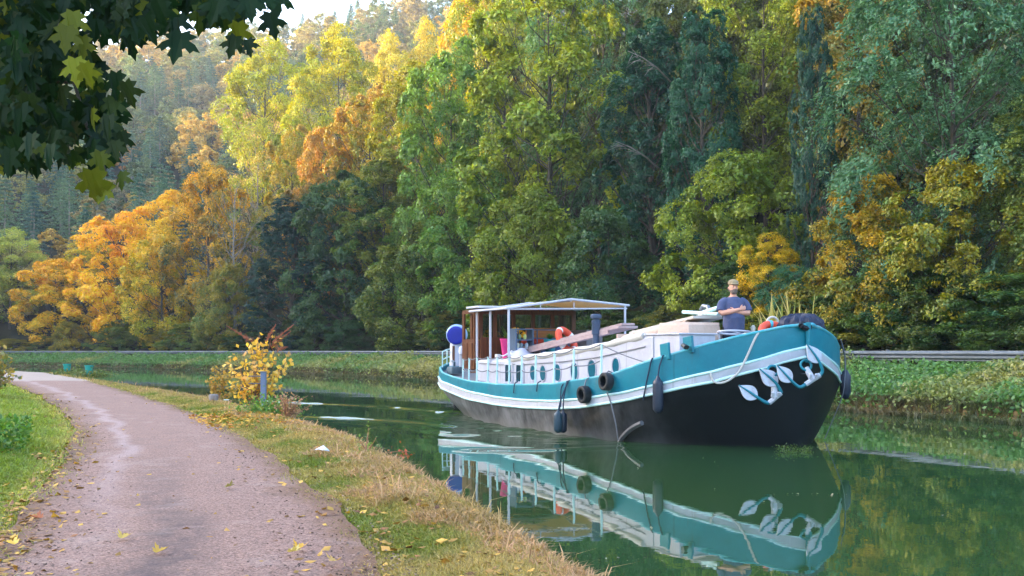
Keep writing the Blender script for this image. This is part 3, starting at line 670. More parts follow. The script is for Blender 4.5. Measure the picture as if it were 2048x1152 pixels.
mb = MB(); mb.tube([(12.5, 1.1, 1.1), (12.5, 1.1, 1.6), (12.47, 1.12, 1.72), (12.38, 1.16, 1.77), (12.3, 1.2, 1.7), (12.28, 1.2, 1.6)], .08, 10); bmesh_thing(mb, 'deck_ventilator', white, 'white curved ventilator pipe beside the steering column', 'ventilator', (12.5, 1.1, 1.2))
mb = MB()
for k in (.22, .45):
    mb.tube([(s, q*(Wr(s)-.08), Zr(s)+k) for s, q in ((12.9, 1), (13.5, 1), (13.9, 1), (14.2, .9), (14.28, 0), (14.2, -.9), (13.9, -1), (13.5, -1))], .02, 6)
for s, q in ((12.9, 1), (13.5, 1), (13.9, 1), (14.25, .3), (14.25, -.4), (13.7, -1)): mb.tube([(s, q*(Wr(s)-.08), Zr(s)), (s, q*(Wr(s)-.08), Zr(s)+.46)], .018, 6)
mb.build('stern_rail', mint, boat)
mb = MB(); mb.box((12.1, 1.5, 1.16), (.4, .3, .2), None, .03); mb.tube([(12.1, 1.5, 1.25), (12.05, 1.52, 1.38), (12.2, 1.52, 1.42)], .035, 6); bmesh_thing(mb, 'mooring_winch', paint('winch_grey', lin(96, 116, 126), .5, lin(40, 40, 44), .5, 6), 'grey mooring winch on the side deck near the wheelhouse door', 'winch', (12.2, 1.55, 1.1))
# things under the canopy
s, z = 9.55, 1.5
pp = bthing('potted_plant', 'spiky green plant in a tall pink pot under the canopy', 'potted plant', s, 1.1, z)
pink = paint('pink_plastic', lin(232, 60, 140), .4); MB().lathe([(.1, 1.5), (.17, 1.98), (.18, 1.99), (.18, 2.02), (.15, 2.02), (.14, 1.96)], (s, 1.1, 0)).build('pot', pink, pp)
def spikes(c, n, h, spread, wd, seed):
    rg = random.Random(seed); mb = MB()
    for i in range(n):
        a = rg.uniform(0, 6.28); hh = h*rg.uniform(.6, 1.1); sp = spread*rg.uniform(.2, 1); dr_ = rg.uniform(.0, .5)
        d = (math.cos(a), math.sin(a)); sd_ = (-d[1], d[0]); L_ = []; R__ = []
        for k in range(5):
            t = k/4; x = c[0]+d[0]*sp*t**1.4; y = c[1]+d[1]*sp*t**1.4; z_ = c[2]+hh*(t-dr_*t*t); ww = wd*(1-t*.92)*(.6+.8*t if t < .4 else 1)
            L_.append((x+sd_[0]*ww, y+sd_[1]*ww, z_)); R__.append((x-sd_[0]*ww, y-sd_[1]*ww, z_+.004))
        mb.add(L_+R__, [[k, k+1, 5+k+1, 5+k] for k in range(4)])
    return mb
gpl = leafmat('pot_leaves', (.12, .3, .05), (.2, .36, .05)); spikes((s, 1.1, 1.98), 34, .42, .3, .022, 3).build('foliage', gpl, pp)
pp2 = bthing('potted_plant', 'bushy green plant in a turquoise pot beside the lifebuoy', 'potted plant', *((bs(1100, 683, .3)[0]), .3, 1.55))
sx = bs(1100, 683, .3)[0]; MB().lathe([(.1, 1.55), (.16, 1.95), (.17, 2.0), (.14, 2.0)], (sx, .3, 0)).build('pot', paint('turquoise_pot', lin(40, 140, 150), .4), pp2)
spikes((sx, .3, 1.97), 60, .2, .22, .035, 5).build('foliage', gpl, pp2)
greyb = paint('blue_grey_shelf', lin(74, 96, 122), .5, lin(50, 62, 80), .4, 4)
sh = bthing('shelf_unit', 'blue grey open shelf unit standing by the canopy post', 'shelf', 9.0, .95, 1.5)
mb = MB()
for q in (.72, 1.2): mb.box((8.95, q, 1.88), (.34, .035, .78))
mb.build('side_panel', greyb, sh)
for z in (1.56, 1.76, 1.98, 2.25): MB().box((8.95, .96, z), (.32, .44, .03)).build('shelf', paint('shelf_white', lin(170, 180, 196), .5) if z == 1.76 else greyb, sh)
rgx = random.Random(4)
for k, (q, z) in enumerate(((.85, 1.775), (1.0, 1.775), (1.1, 1.775), (.9, 1.995), (1.05, 1.995))):
    mb = MB(); mb.lathe([(.03, z), (.04, z+.05), (.04, z+.1), (.02, z+.13)], (8.9, q, 0), 12)
    bmesh_thing(mb, 'jar', paint('jar_glaze', lin(*((180, 190, 200), (120, 140, 150), (200, 196, 180), (190, 200, 120), (110, 140, 110))[k]), .4), 'small jar standing on the blue grey shelf unit', 'jar', (8.9, q, z), 'jars on the shelf unit')
bn = bthing('bench', 'blue bench with grey rails and an oak back panel under the canopy', 'bench', 9.6, -.1, 1.5)
bl2 = paint('navy_blue_paint', lin(38, 72, 116), .5)
MB().box((9.5, .15, 1.76), (.5, 1.5, .24), None, .03).build('seat', bl2, bn); MB().box((9.85, -.1, 2.1), (.04, 1.0, .42)).build('back_panel', oak, bn)
for q in (.9, .35, -.25, -.55): MB().tube([(9.28, q, 1.85), (9.28, q, 2.25)], .018, 6).build('rail_post', greyb, bn)
mb = MB()
for z in (2.03, 2.25): mb.tube([(9.28, .9, z), (9.28, -.55, z)], .016, 6)
mb.build('rail', greyb, bn)
mb = MB(); mb.tube([(9.45, .7, 1.93), (9.45, .2, 1.94), (9.5, -.2, 1.93)], [.07, .09, .06], 8); bmesh_thing(mb, 'red_cushion', paint('red_cloth', lin(190, 62, 38), .8), 'red rolled cushion lying on the blue bench', 'cushion', (9.45, .3, 1.9))
fw = bthing('flower_pot', 'pot of yellow flowers standing behind the bench rails', 'flower pot', 9.75, .75, 1.7)
MB().lathe([(.1, 1.5), (.13, 2.0), (.14, 2.02), (.1, 2.02)], (9.75, .75, 0)).build('pot', paint('clay_pot', lin(150, 90, 60), .7), fw)
mb = MB(); rg = random.Random(9)
for i in range(46):
    a = rg.uniform(0, 6.28); e = rg.uniform(-.3, 1.4); c = Vector((9.75+.2*math.cos(a)*math.cos(e), .75+.26*math.sin(a)*math.cos(e), 2.08+.2*math.sin(e)))
    n = Vector((rg.gauss(0, 1)-.6, rg.gauss(0, 1)+.5, rg.gauss(0, 1))).normalized(); mb.plate([(.045*math.cos(k*1.047), .045*math.sin(k*1.047)) for k in range(6)], .006, n.to_track_quat('Z', 'Y').to_matrix(), c)
mb.build('flower', paint('yellow_petal', lin(236, 180, 20), .6), fw)
mb = MB()
a, b_ = bs(1172, 645, -1.2)
mb.box((a, -1.2, 1.95), (.9, .5, .62), None, .03); bmesh_thing(mb, 'storage_chest', paint('taupe_plastic', lin(112, 106, 110), .6), 'plain taupe storage chest behind the stove pipe', 'chest', (a, -1.2, 1.62))
mb = MB(); rg = random.Random(2)      # crumpled sheet: a draped grid
vs = []; fs = []; nu, nv = 14, 10
for i in range(nu):
    for j in range(nv):
        u = i/(nu-1); v = j/(nv-1); vs.append((8.25+.85*u, .75+.8*v, 1.57+.2*math.exp(-((u-.55)/.3)**2-((v-.45)/.4)**2)+.05*math.sin(9*u+5*v)*math.sin(7*v)+rg.uniform(-.012, .012)))
for i in range(nu-1):
    for j in range(nv-1): fs.append([i*nv+j, (i+1)*nv+j, (i+1)*nv+j+1, i*nv+j+1])
mb.add(vs, fs, True); bmesh_thing(mb, 'dust_sheet', paint('lilac_white_sheet', lin(206, 206, 226), .8), 'crumpled white sheet at the end of the pink planks', 'sheet', (8.6, 1.1, 1.5))
mb = MB(); mb.box((9.35, 1.45, 1.56), (.16, .1, .12), None, .02); mb.lathe([(.05, 1.5), (.05, 1.62), (.02, 1.66), (.02, 1.72)], (8.75, 1.35, 0), 10); bmesh_thing(mb, 'white_bottle', paint('bottle_white', lin(222, 214, 214), .4), 'small white bottle and box at the cabin edge by the shelf', 'bottle', (9, 1.4, 1.5))
# black tyres, fenders and their ropes
rubber = paint('black_rubber', lin(24, 25, 30), .65, lin(60, 58, 58), .4, 8)
def hullpt(x, y, off=.12):          # point just outside the topside under a photo pixel
    ss = np.linspace(-.3, 13.9, 6000); best = None
    W_ = np.array([Wr(q) for q in ss])+off
    X = B0.x+AV.x*ss+SV.x*W_; Y = B0.y+AV.y*ss+SV.y*W_; i = int(np.argmin(np.abs(1024+F*X/Y-x)))
    return float(ss[i]), float(W_[i]), float(HC-(y-HY)*Y[i]/F)
def tyre(x, y, Ro, lab, tilt=0.0):
    s, q, z = hullpt(x, y, .1); dy = Wr(s-.3)-Wr(s+.3); yaw = math.atan2(-dy, -.6)
    o = bthing('tyre_fender', lab, 'tyre', s, q, z, 'tyres hung over the side')
    M = Matrix.Rotation(.04, 3, 'Z') @ Matrix.Rotation(math.pi/2+tilt, 3, 'X')
    prof = [(.56, -.06), (.62, -.085), (.86, -.09), (.97, -.075), (1.0, -.03), (1.0, .03), (.97, .075), (.86, .09), (.62, .085), (.56, .06), (.56, -.06)]
    MB().lathe([(r*Ro, zz*Ro/.19) for r, zz in prof], (s, q, z), 28, M, caps=False).build('tyre', rubber, o)
    rz = Zr(s); MB().tube([(s, q, z+Ro*.78), (s, q-.05, (z+Ro+rz)/2+.05), (s, Wr(s)-.05, rz+.04)], .014, 5).build('rope', rope, o)
tyre(1212, 763, .17, 'black tyre fender hung highest, over the teal band amidships', .06)
tyre(1168, 789, .17, 'black tyre fender hung low across the teal and white bands amidships', -.05)
fmat = paint('slate_fender', lin(40, 48, 66), .45, lin(24, 28, 38), .4, 5); gfm = paint('green_grey_fender', lin(44, 68, 82), .45, lin(26, 40, 48), .4, 5)
def fender(x, y0, y1, r, lab, mat, xr=None, off=None):
    s, q, zt_ = hullpt(x, y0, (off if off is not None else r+.02)); _, _, zb = hullpt(x, y1, (off if off is not None else r+.02))
    o = bthing('boat_fender', lab, 'fender', s, q, (zt_+zb)/2, 'fenders hung over the side'); h = zt_-zb
    MB().lathe([(.02, zb), (r*.55, zb+h*.03), (r*.92, zb+h*.1), (r, zb+h*.2), (r, zb+h*.8), (r*.9, zb+h*.88), (r*.45, zb+h*.95), (r*.3, zt_), (.02, zt_+.02)], (s, q, 0), 20).build('body', mat, o)
    rz = Zr(s); MB().tube([(s, q, zt_), (s, (q+Wr(s))/2+.03, (zt_+rz)/2), (s, Wr(s)+.01, rz+.02), (s, Wr(s)-.08, rz+.03)], .015, 5).build('rope', darkr, o)
fender(1316, 754, 827, .095, 'large slate grey cylindrical fender hung on the bow flank', fmat)
fender(1116, 822, 866, .085, 'green grey fender touching the water amidships, the front one of two', gfm, off=.24)
fender(1126, 823, 866, .08, 'dark fender half hidden behind the green grey one amidships', fmat, off=.1)
# fender on the far side of the bow
def portpt(s, off, z): return (s, -(Wr(s)+off), z)
o = bthing('boat_fender', 'dark fender hung on the far side of the bow', 'fender', .55, -1.75, 1.1, 'fenders hung over the side')
MB().lathe([(.02, .78), (.06, .8), (.1, .9), (.1, 1.22), (.05, 1.32), (.02, 1.34)], (.6, -1.78, 0), 20).build('body', fmat, o); MB().tube([(.6, -1.78, 1.33), (.55, -1.72, 1.6), (.5, -1.6, 1.82)], .015, 5).build('rope', darkr, o)
# hanging lines along the side
def line(name, lab, pts, r, mat, cat='rope', group=None):
    mb = MB(); mb.tube([bwp for bwp in pts], r, 6); c = pts[len(pts)//2]; return bmesh_thing(mb, name, mat, lab, cat, tuple(c), group)
def hp(x, y, off=.04): return hullpt(x, y, off)
line('mooring_rope', 'pale mooring rope looping in a long bight under the bow moulding', smooth([hp(1518, 664, -.02), hp(1514, 668), hp(1502, 695), hp(1490, 722, .05), hp(1478, 745, .05), hp(1458, 762, .06), hp(1440, 768, .06), hp(1424, 766, .06), hp(1421, 745)]), .02, wrope)
line('hanging_rope', 'dark line hanging from the mooring plates down past the white strake', smooth([hp(1305, 716, .0), hp(1302, 722), hp(1294, 760), hp(1286, 800, .05)]), .014, darkr)
line('hanging_rope', 'thin line trailing from the upper tyre down to the rub plate', smooth([hp(1214, 784), hp(1222, 806, .06), hp(1232, 850, .0), hp(1236, 880, -.1)]), .013, rope)
for x, a, b_, lab in ((1028, 765, 786, 'short hooked rope end on the teal band beneath the rectangular windows'), (1074, 764, 783, 'short dark rope end on the teal band below the aftmost porthole'), (1121, 768, 822, 'fender line running down the teal band from a rail hook')):
    line('rope_end', lab, smooth([hp(x+8, a-2, -.02), hp(x+1, a+1), hp(x, (a+b_)/2), hp(x-1, b_)], 12), .013, darkr)
line('bow_line', 'pale line drooping from the far bow rail straight down to the water', smooth([(.35, -1.42, 1.92), (.42, -1.62, 1.6), (.45, -1.6, .9), (.75, -1.4, 0.02)], 20), .009, rope)
# anchors, stowed on the bow
def spade(L, Wd):
    pts = []
    for t in np.linspace(0, 1, 12): pts.append((L*t, Wd*math.sin(math.pi*min(1, t**.75))*(1-.25*t)))
    return pts
whitea = paint('anchor_white', lin(192, 194, 206), .5, lin(138, 118, 108), .6, 7)
def anchor(d, tips, crown0, crown1, ring, lab):
    p = lambda q, dd=0: P(q[0], q[1], d+dd)
    c = p(((crown0[0]+crown1[0])/2, (crown0[1]+crown1[1])/2)); o = thing('stowed_anchor', lab, 'anchor', c, 0, 'anchors on the bow'); ORG[o.name] = tuple(c)
    a, b_ = p(crown0, -.02), p(crown1, -.02); MB().tube([a, b_], .045, 8).build('crown', whitea, o)
    mid = (a+b_)/2; r = p(ring, .05)
    mb = MB(); mb.tube([mid, r], [.06, .045], 8); mb.build('shank', whitea, o)
    for k in (-1, 1): MB().tube([mid+np.array([k*.05, -.02, .02])*1.0, mid+np.array([k*.05, -.05, .1])], .028, 6).build('lug', whitea, o)
    MB().torus(r+np.array([0, .0, .04]), .09, .022, Matrix.Rotation(1.25, 3, 'X') @ Matrix.Rotation(.5, 3, 'Z')).build('shackle', teal, o)
    for tip, base, bow in tips:
        A = p(tip, .0); Bq = p(base, -.03); e = Vector(Bq-A); L_ = e.length; e.normalize()
        nrm = Vector((.25, -1, .35)); nrm = (nrm-e*nrm.dot(e)).normalized(); sdv = nrm.cross(e)
        M = Matrix((e, sdv, nrm)).transposed(); Wd = L_*.31; n = 14; up = []; dn = []
        for t in np.linspace(0, 1, n): 
            ww = Wd*math.sin(math.pi*t**1.35)**.8*1.15 if 0 < t < 1 else 0
            up.append((L_*.98*t, ww)); dn.append((L_*.98*t, -ww))
        mb = MB(); mb.plate(up+dn[::-1][1:-1], .025, M, A); fk = mb.build('fluke', whitea, o)
        pts = [A+np.array(nrm)*.02, A+np.array(e)*L_*.6+np.array(nrm)*.03, A+np.array(e)*L_*.9+np.array(nrm)*.02, np.array(p(bow, -.03)), a if np.hypot(*(np.array(bow)-np.array(crown0))) < np.hypot(*(np.array(bow)-np.array(crown1))) else b_]
        MB().tube(smooth(pts, 18), list(np.linspace(.01, .034, 18)), 8).build('rib', teal, o)
anchor(17.18, [((1477, 771), (1516, 797), (1534, 807)), ((1518, 738), (1556, 771), (1563, 785))], (1538, 806), (1562, 786), (1546, 746), 'white and teal anchor hanging lower on the bow, farther from the stem')
anchor(17.08, [((1553, 731), (1584, 765), (1600, 777)), ((1613, 689), (1640, 727), (1647, 745))], (1611, 769), (1640, 750), (1612, 735), 'white and teal anchor hanging higher on the bow, right at the stem')
# foredeck: guard ring, hose loop, dark bundle, reeds
hs_, hz_ = bs(1469, 665, .45); mb = MB(); pts = []
for k in range(33):
    a = 2*math.pi*k/32; pts.append((hs_+.24*math.cos(a), .45+.34*math.sin(a), hz_-.03*math.cos(a+.6)))
mb.tube(pts, .02, 8); mb.tube([pts[4], (hs_+.2, .5, 1.3)], .018, 6); mb.tube([pts[20], (hs_-.15, .3, 1.5)], .018, 6); mb.tube([pts[12], pts[27]], .016, 6)
bmesh_thing(mb, 'hoop_rail', white, 'white hooped guard rail in front of the standing man', 'guard rail', (hs_, .45, 1.3))
mb = MB(); mb.tube([(1.1, .15, 2.0), (.5, -.15, 2.02)], .035, 8); mb.lathe([(.08, 1.9), (.1, 2.0), (.06, 2.08)], (.45, -.1, 0), 12); bmesh_thing(mb, 'windlass_drum', paint('rust_iron', lin(128, 76, 70), .6, lin(70, 50, 46), .5, 8), 'rusty windlass spindle inside the hooped rail', 'windlass', (.8, 0, 1.95))
s, z = bs(1545, 645, -.1)
mb = MB(); mb.torus((0, 0, 0), .1, .022, Matrix.Rotation(-BROT, 3, 'Z') @ Matrix.Rotation(math.pi/2, 3, 'X'), a0=-.3, a1=3.5); mb.v = [(x+s, y-.1, zz+z) for x, y, zz in mb.v]
bmesh_thing(mb, 'hose_loop', wrope, 'short cream hose loop above the orange lifebuoy at the bow', 'hose', (s, -.1, z))
mb = MB(); rg = random.Random(5); vs = []; fs = []; nu, nv = 40, 18
ca = bs(1618, 648, -.35)
for i in range(nu):
    for j in range(nv):
        th = 2*math.pi*i/nu; ph = math.pi/2*j/(nv-1); rr = 1+.06*math.sin(11*th+3*ph)+.05*math.sin(17*th-5*ph)+rg.uniform(-.015, .015)
        vs.append((.22+.36*rr*math.cos(th)*math.cos(ph)**.6, -.34+.44*rr*math.sin(th)*math.cos(ph)**.6, 2.1+.26*rr*math.sin(ph)))
for i in range(nu):
    for j in range(nv-1): fs.append([i*nv+j, ((i+1) % nu)*nv+j, ((i+1) % nu)*nv+j+1, i*nv+j+1])
mb.add(vs, fs, True); 
for k in range(6): mb.tube(smooth([(-.12+.05*k, .0-.1*k, 2.2), (.2+.03*k, -.3-.05*k, 2.38), (.55, -.5-.05*k, 2.15)], 10), .018, 5)
bmesh_thing(mb, 'tarpaulin_bundle', paint('navy_tarpaulin', lin(30, 36, 64), .6, lin(14, 16, 28), .5, 6, bump=.6, bscale=30), 'dark navy bundle of wrinkled tarpaulin heaped on the stem head', 'bundle', (.4, -.4, 2.05))
mb = MB(); mb.tube(smooth([(-.2, .1, 2.18), (-.28, .0, 2.12), (-.3, -.12, 2.2), (-.15, -.4, 2.08), (.0, -.7, 2.06)], 16), .03, 6); bmesh_thing(mb, 'stem_rope', paint('sky_blue_rope', lin(86, 176, 200), .8), 'light blue rope tied over the stem head below the navy bundle', 'rope', (-.2, -.1, 2.15))
mb = MB(); mb.tube(smooth([(-.33, .16, 2.14), (-.35, .05, 2.08), (-.3, -.1, 2.12), (-.25, .1, 2.2), (-.33, .16, 2.14)], 16), .045, 7); bmesh_thing(mb, 'black_cloth', paint('black_cloth', lin(16, 18, 28), .8), 'knotted black cloth wrapped round the stem head', 'cloth', (-.3, .05, 2.14))
sx, zx = bs(1550, 640, -1.1)
rp = bthing('reed_planter', 'planter of tall yellowing reeds on the foredeck behind the man', 'planter', 1.35, -.95, 1.3)
MB().box((1.35, -.95, 1.62), (.6, .95, .62), None, .02).build('trough', wood('planter_wood', lin(120, 100, 80), lin(160, 140, 112), .7, 1, 4), rp)
straw = leafmat('reed_straw', (.55, .38, .1), (.28, .32, .06), .3); rm = spikes((1.35, -.95, 1.9), 1, .1, .1, .01, 1)
rg = random.Random(12)
for k in range(320):
    sub = spikes((1.35+rg.uniform(-.25, .25), -.95+rg.uniform(-.6, .5), 1.88), 1, rg.uniform(.35, 1.0), rg.uniform(.1, .5), rg.uniform(.022, .04), k); rm.add(sub.v, sub.f)
rmesh = rm.build('foliage', straw, rp); n = len(rmesh.data.polygons)
for nme in ('hv', 'lv'):
    at = rmesh.data.attributes.new(nme, 'FLOAT', 'FACE'); at.data.foreach_set('value', np.repeat(RNG.random(n//4+1), 4)[:n].astype(np.float32))
mb = MB(); mb.box((1.55, -.35, 1.98), (.25, .2, .2), None, .02); mb.lathe([(.04, 2.08), (.05, 2.15), (.02, 2.2)], (1.5, -.3, 0), 10); bmesh_thing(mb, 'foredeck_box', cream, 'small cream box beside the man on the foredeck', 'box', (1.55, -.35, 1.9))
# rub plate low on the bow and half-sunk tyres by the hull
mb = MB(); pts = [hullpt(x, y, o_) for x, y, o_ in ((1284, 846, -.03), (1268, 853, -.09), (1254, 864, -.16), (1243, 877, -.24), (1238, 886, -.29))]
mb.tube(smooth(pts, 12), .05, 6); mb.build('rub_bar', paint('rub_grey', lin(92, 92, 98), .5), boat)
for x, y, sc_, lab in ((1056, 846, .17, 'tangle of dark half sunken tyre at the waterline amidships'), (914, 815, .12, 'dark half sunken tyre at the waterline near the stern')):
    gx, gy = G(x, y+2); o = thing('sunken_tyre', lab, 'tyre', (gx, gy, 0)); ORG[o.name] = (0, 0, 0)
    MB().torus((0, 0, .05), sc_, sc_*.36, Matrix.Rotation(.9, 3, 'Y') @ Matrix.Rotation(.4, 3, 'X')).build('tyre', rubber, o)
    MB().tube([(.1, -.05, .02), (.28, -.02, .14), (.4, .1, .3)], .03, 6).build('rope', darkr, o)
gx, gy = G(1585, 900)
mb = MB(); mb.torus((0, 0, -.02), .2, .06, Matrix.Scale(.55, 3, Vector((0, 1, 0)))); 
# ------------------------------------------------------------------ trees
leafM = leafmat('tree_leaves')
def bark_mat(name, a, b_):
    m, nt, nd, ln = nodes(name); out = N(nt, 'ShaderNodeOutputMaterial'); b = N(nt, 'ShaderNodeBsdfPrincipled'); b.inputs['Roughness'].default_value = .9
    v = mapping(nt, (6, 6, 1.2)); n1 = noise(nt, 1.5, 6, .7, v); ln.new(mix(nt, maprange(nt, n1, .35, .65), a, b_), b.inputs['Base Color'])
    bp = N(nt, 'ShaderNodeBump'); bp.inputs['Strength'].default_value = .7; bp.inputs['Distance'].default_value = .05; ln.new(n1, bp.inputs['Height']); ln.new(bp.outputs[0], b.inputs['Normal'])
    ln.new(b.outputs[0], out.inputs[0]); return m
bark = bark_mat('tree_bark', lin(58, 50, 42), lin(98, 88, 74)); palebark = bark_mat('pale_bark', lin(120, 110, 100), lin(170, 160, 148))
def unit(v): return v/np.maximum(np.linalg.norm(v, axis=-1, keepdims=True), 1e-9)
def leaf_quads(C, Nn, S, rg, aspect=.62, T=None):
    n = len(C)
    if T is None: T = rg.normal(size=(n, 3))
    T = unit(T-Nn*(T*Nn).sum(1)[:, None]); B = np.cross(Nn, T); S = S[:, None]
    mid = C+T*S*.05
    V = np.stack([C-T*S*.5, mid+B*S*aspect*.5-Nn*S*.1, C+T*S*.5-Nn*S*.06, mid-B*S*aspect*.5-Nn*S*.1], 1).reshape(-1, 3)
    return V, np.arange(4*n).reshape(n, 4)
def crown_mesh(name, seed, lobes, nsub, nleaf, size, aspect=.62, droop=0.0, spread=.3, spray=False, flat=.8, patch=.35, shell=.75):
    """lobes: (centre, radius, outward). Leaves sit in small clumps over each lobe's outer surface."""
    zmax = max(q[0][2] for q in lobes); rg = np.random.default_rng(seed); VC = []; VN = []; HV = []; T_ = []
    for c, r, o in lobes:
        hl = .6*rg.random()+.45*min(1, c[2]/zmax)
        d = unit(o*.75+rg.normal(size=(nsub, 3))*.75+np.array([0, 0, .28]))
        sc = c+d*r*(rg.uniform(.45, 1.08, nsub)**shell)[:, None]*np.array([1, 1, flat])
        hs = np.clip(hl*.6+rg.random(nsub)*.5-.05, 0, 1)
        k = nleaf; cc = np.repeat(sc, k, 0); dd = np.repeat(d, k, 0); sp = r*spread
        if spray:
            t = rg.random((len(cc), 1)); ax = unit(dd*np.array([1, 1, .35])+np.array([0, 0, -droop])+np.repeat(rg.normal(size=(nsub, 3))*.3, k, 0))
            off = ax*t*sp*3.0+rg.normal(size=cc.shape)*sp*.22+np.array([0, 0, -1])*(t**2)*sp*droop
            nn = unit(rg.normal(size=cc.shape)*.55+np.array([0, 0, 1])+dd*.4); tt_ = ax+rg.normal(size=cc.shape)*.5
        else:
            off = rg.normal(size=cc.shape); off -= dd*(off*dd).sum(1)[:, None]*.55; off = off*sp*.66; off[:, 2] *= .7
            off[:, 2] -= droop*np.linalg.norm(off[:, :2], axis=1)*.5
            nn = unit(dd*.55+rg.normal(size=cc.shape)*.42+np.array([0, 0, .75])); tt_ = rg.normal(size=cc.shape)+np.array([0, 0, -.5])
        VC.append(cc+off); VN.append(nn); T_.append(tt_); HV.append(np.repeat(hs, k))
    C = np.vstack(VC); Nn = np.vstack(VN); hv = np.concatenate(HV); T = np.vstack(T_)
    S = size*rg.uniform(.65, 1.3, len(C))*np.repeat(rg.uniform(.72, 1.3, len(lobes)), nsub*nleaf); V, Fq = leaf_quads(C, Nn, S, rg, aspect, T)
    lo, hi = .5-patch, .5+patch
    hv = np.clip((hv+rg.normal(size=len(hv))*.12-lo)/(hi-lo), 0, 1)
    return np_mesh(name, V, Fq, {'hv': hv, 'lv': rg.random(len(C))})
def make_lobes(seed, H, R, prof, nl, zlo, rl, jit=.12, inner=.25):
    rg = np.random.default_rng(seed); out = []
    for i in range(nl):
        h = zlo+(1-zlo)*((i+.5)/nl)**.9; h = min(1, h+rg.uniform(-.03, .03)); a = i*2.399+rg.uniform(-.5, .5)
        rr = R*np.interp(h, *prof)*(rg.uniform(.72, 1.1) if rg.random() > inner else rg.uniform(.2, .6))
        c = np.array([rr*math.cos(a), rr*math.sin(a), h*H])+rg.normal(size=3)*jit*R*.5
        o = unit(np.array([math.cos(a), math.sin(a), (h-.5)*1.2]))
        out.append((c, R*rl*rg.uniform(.75, 1.3), o))
    return out
def trunk_mesh(name, seed, H, lobes, r0, lean=0.0, fork=.35, top=.9, n=8, twigs=True):
    rg = np.random.default_rng(seed+99); mb = MB(); pts = []
    for k in range(9):
        t = k/8; pts.append((lean*t*t+.12*math.sin(3*t+seed), .12*math.sin(4*t+seed*2), -.6+(H*top+.6)*t))
    mb.tube(pts, [r0*(1.35 if k == 0 else 1)*(1-.86*k/8) for k in range(9)], n)
    pz = np.array(pts)
    for c, r, o in lobes:
        zb = max(H*.12, min(c[2]-.12*H-.35*math.hypot(c[0], c[1]), H*top*.96)); i = np.interp(zb, pz[:, 2], np.arange(9))
        a = np.array([np.interp(i, np.arange(9), pz[:, q]) for q in range(3)]); m = .5*(a+c)+np.array([0, 0, -.04*H])+rg.normal(size=3)*.15
        rr = r0*.27*(1-.6*zb/H)
        mb.tube([a, m, c], [rr, rr*.65, rr*.25], 5)
        if twigs:
            for q in range(2):
                e = c+unit(rg.normal(size=3)+o)*r*.8; mb.tube([.5*(m+c), .5*(c+e), e], [rr*.4, rr*.25, rr*.08], 4)
    return mb.mesh(name)
BROAD = ([0, .12, .3, .55, .8, 1], [.25, .7, 1, .95, .68, .15]); TALL = ([0, .15, .4, .7, .9, 1], [.3, .75, .95, .85, .5, .12])
BUSH = ([0, .1, .35, .7, 1], [.85, 1, 1, .75, .15]); COLM = ([0, .2, .6, 1], [.9, 1, .9, .35])
PROTO = {}
def proto(key, H, R, prof, nl, zlo, rl, nsub, nleaf, size, r0, seed, trunk=True, bk=bark, **kw):
    lb = make_lobes(seed, H, R, prof, nl, zlo, rl)
    PROTO[key] = (H, 2*R, crown_mesh('crown_'+key, seed, lb, nsub, nleaf, size, **kw), trunk_mesh('trunk_'+key, seed, H, lb, r0), bk)
proto('broad', 14, 5, BROAD, 56, .06, .27, 15, 50, .25, .22, 1, droop=.3)
proto('broader', 14, 5, BROAD, 56, .05, .28, 15, 50, .25, .24, 2, droop=.5, spread=.26)
proto('tall', 18, 4.5, TALL, 70, .08, .25, 14, 48, .26, .25, 3, droop=.3)
proto('airy', 16, 4.5, TALL, 50, .18, .27, 14, 50, .22, .2, 4, spread=.34, droop=.2)
proto('bush', 8, 4, BUSH, 60, .02, .27, 14, 48, .19, .12, 5, droop=.35, flat=.65)
proto('bushier', 8, 4, BUSH, 56, .02, .27, 14, 48, .19, .12, 6, droop=.2, flat=.6, spread=.25)
proto('locust', 16, 5, TALL, 64, .08, .30, 16, 60, .22, .22, 7, spray=True, droop=.55, aspect=.42, spread=.3)
proto('ivy', 12, 2.6, COLM, 70, .03, .34, 20, 60, .13, .3, 8, spread=.2, flat=1.0, patch=.5)
proto('sparse', 13, 4, BROAD, 46, .2, .28, 5, 9, .17, .2, 9, spread=.4, bk=palebark)
PROTO['broad2'] = PROTO['broader']
def conifer(key, seed, H, R, nw, npw, nneed):
    rg = np.random.default_rng(seed); C = []; Nn = []; T = []; HV = []; mb = MB()
    mb.tube([(0, 0, -.6), (.05, 0, H*.5), (0, 0, H*.98)], [.2, .12, .02], 6)
    for i in range(nw):
        t = i/(nw-1); z = H*(.22+.77*t); L = R*(1-t)**.7*(.55+.45*min(1, t*5))+.25
        for q in range(npw):
            a = q*6.283/npw+i*1.1+rg.uniform(-.3, .3); l = L*rg.uniform(.7, 1.15); d = np.array([math.cos(a), math.sin(a), .1])
            u = rg.random((nneed, 1))**.7; lat = np.array([-math.sin(a), math.cos(a), 0])
            p = np.array([0, 0, z])+d*u*l+lat*rg.normal(size=(nneed, 1))*l*.16*(1.1-u)+np.array([0, 0, -1])*(u**2*l*.18)+rg.normal(size=(nneed, 3))*.08
            C.append(p); Nn.append(unit(rg.normal(size=(nneed, 3))*.5+np.array([0, 0, 1]))); T.append(d+lat*rg.normal(size=(nneed, 1))*.8); HV.append(np.full(nneed, rg.random()))
    C = np.vstack(C); V, Fq = leaf_quads(C, np.vstack(Nn), .5*rg.uniform(.7, 1.3, len(C)), rg, .34, np.vstack(T))
    PROTO[key] = (H, 2*R, np_mesh('crown_'+key, V, Fq, {'hv': np.concatenate(HV), 'lv': rg.random(len(C))}), mb.mesh('trunk_'+key), bark)
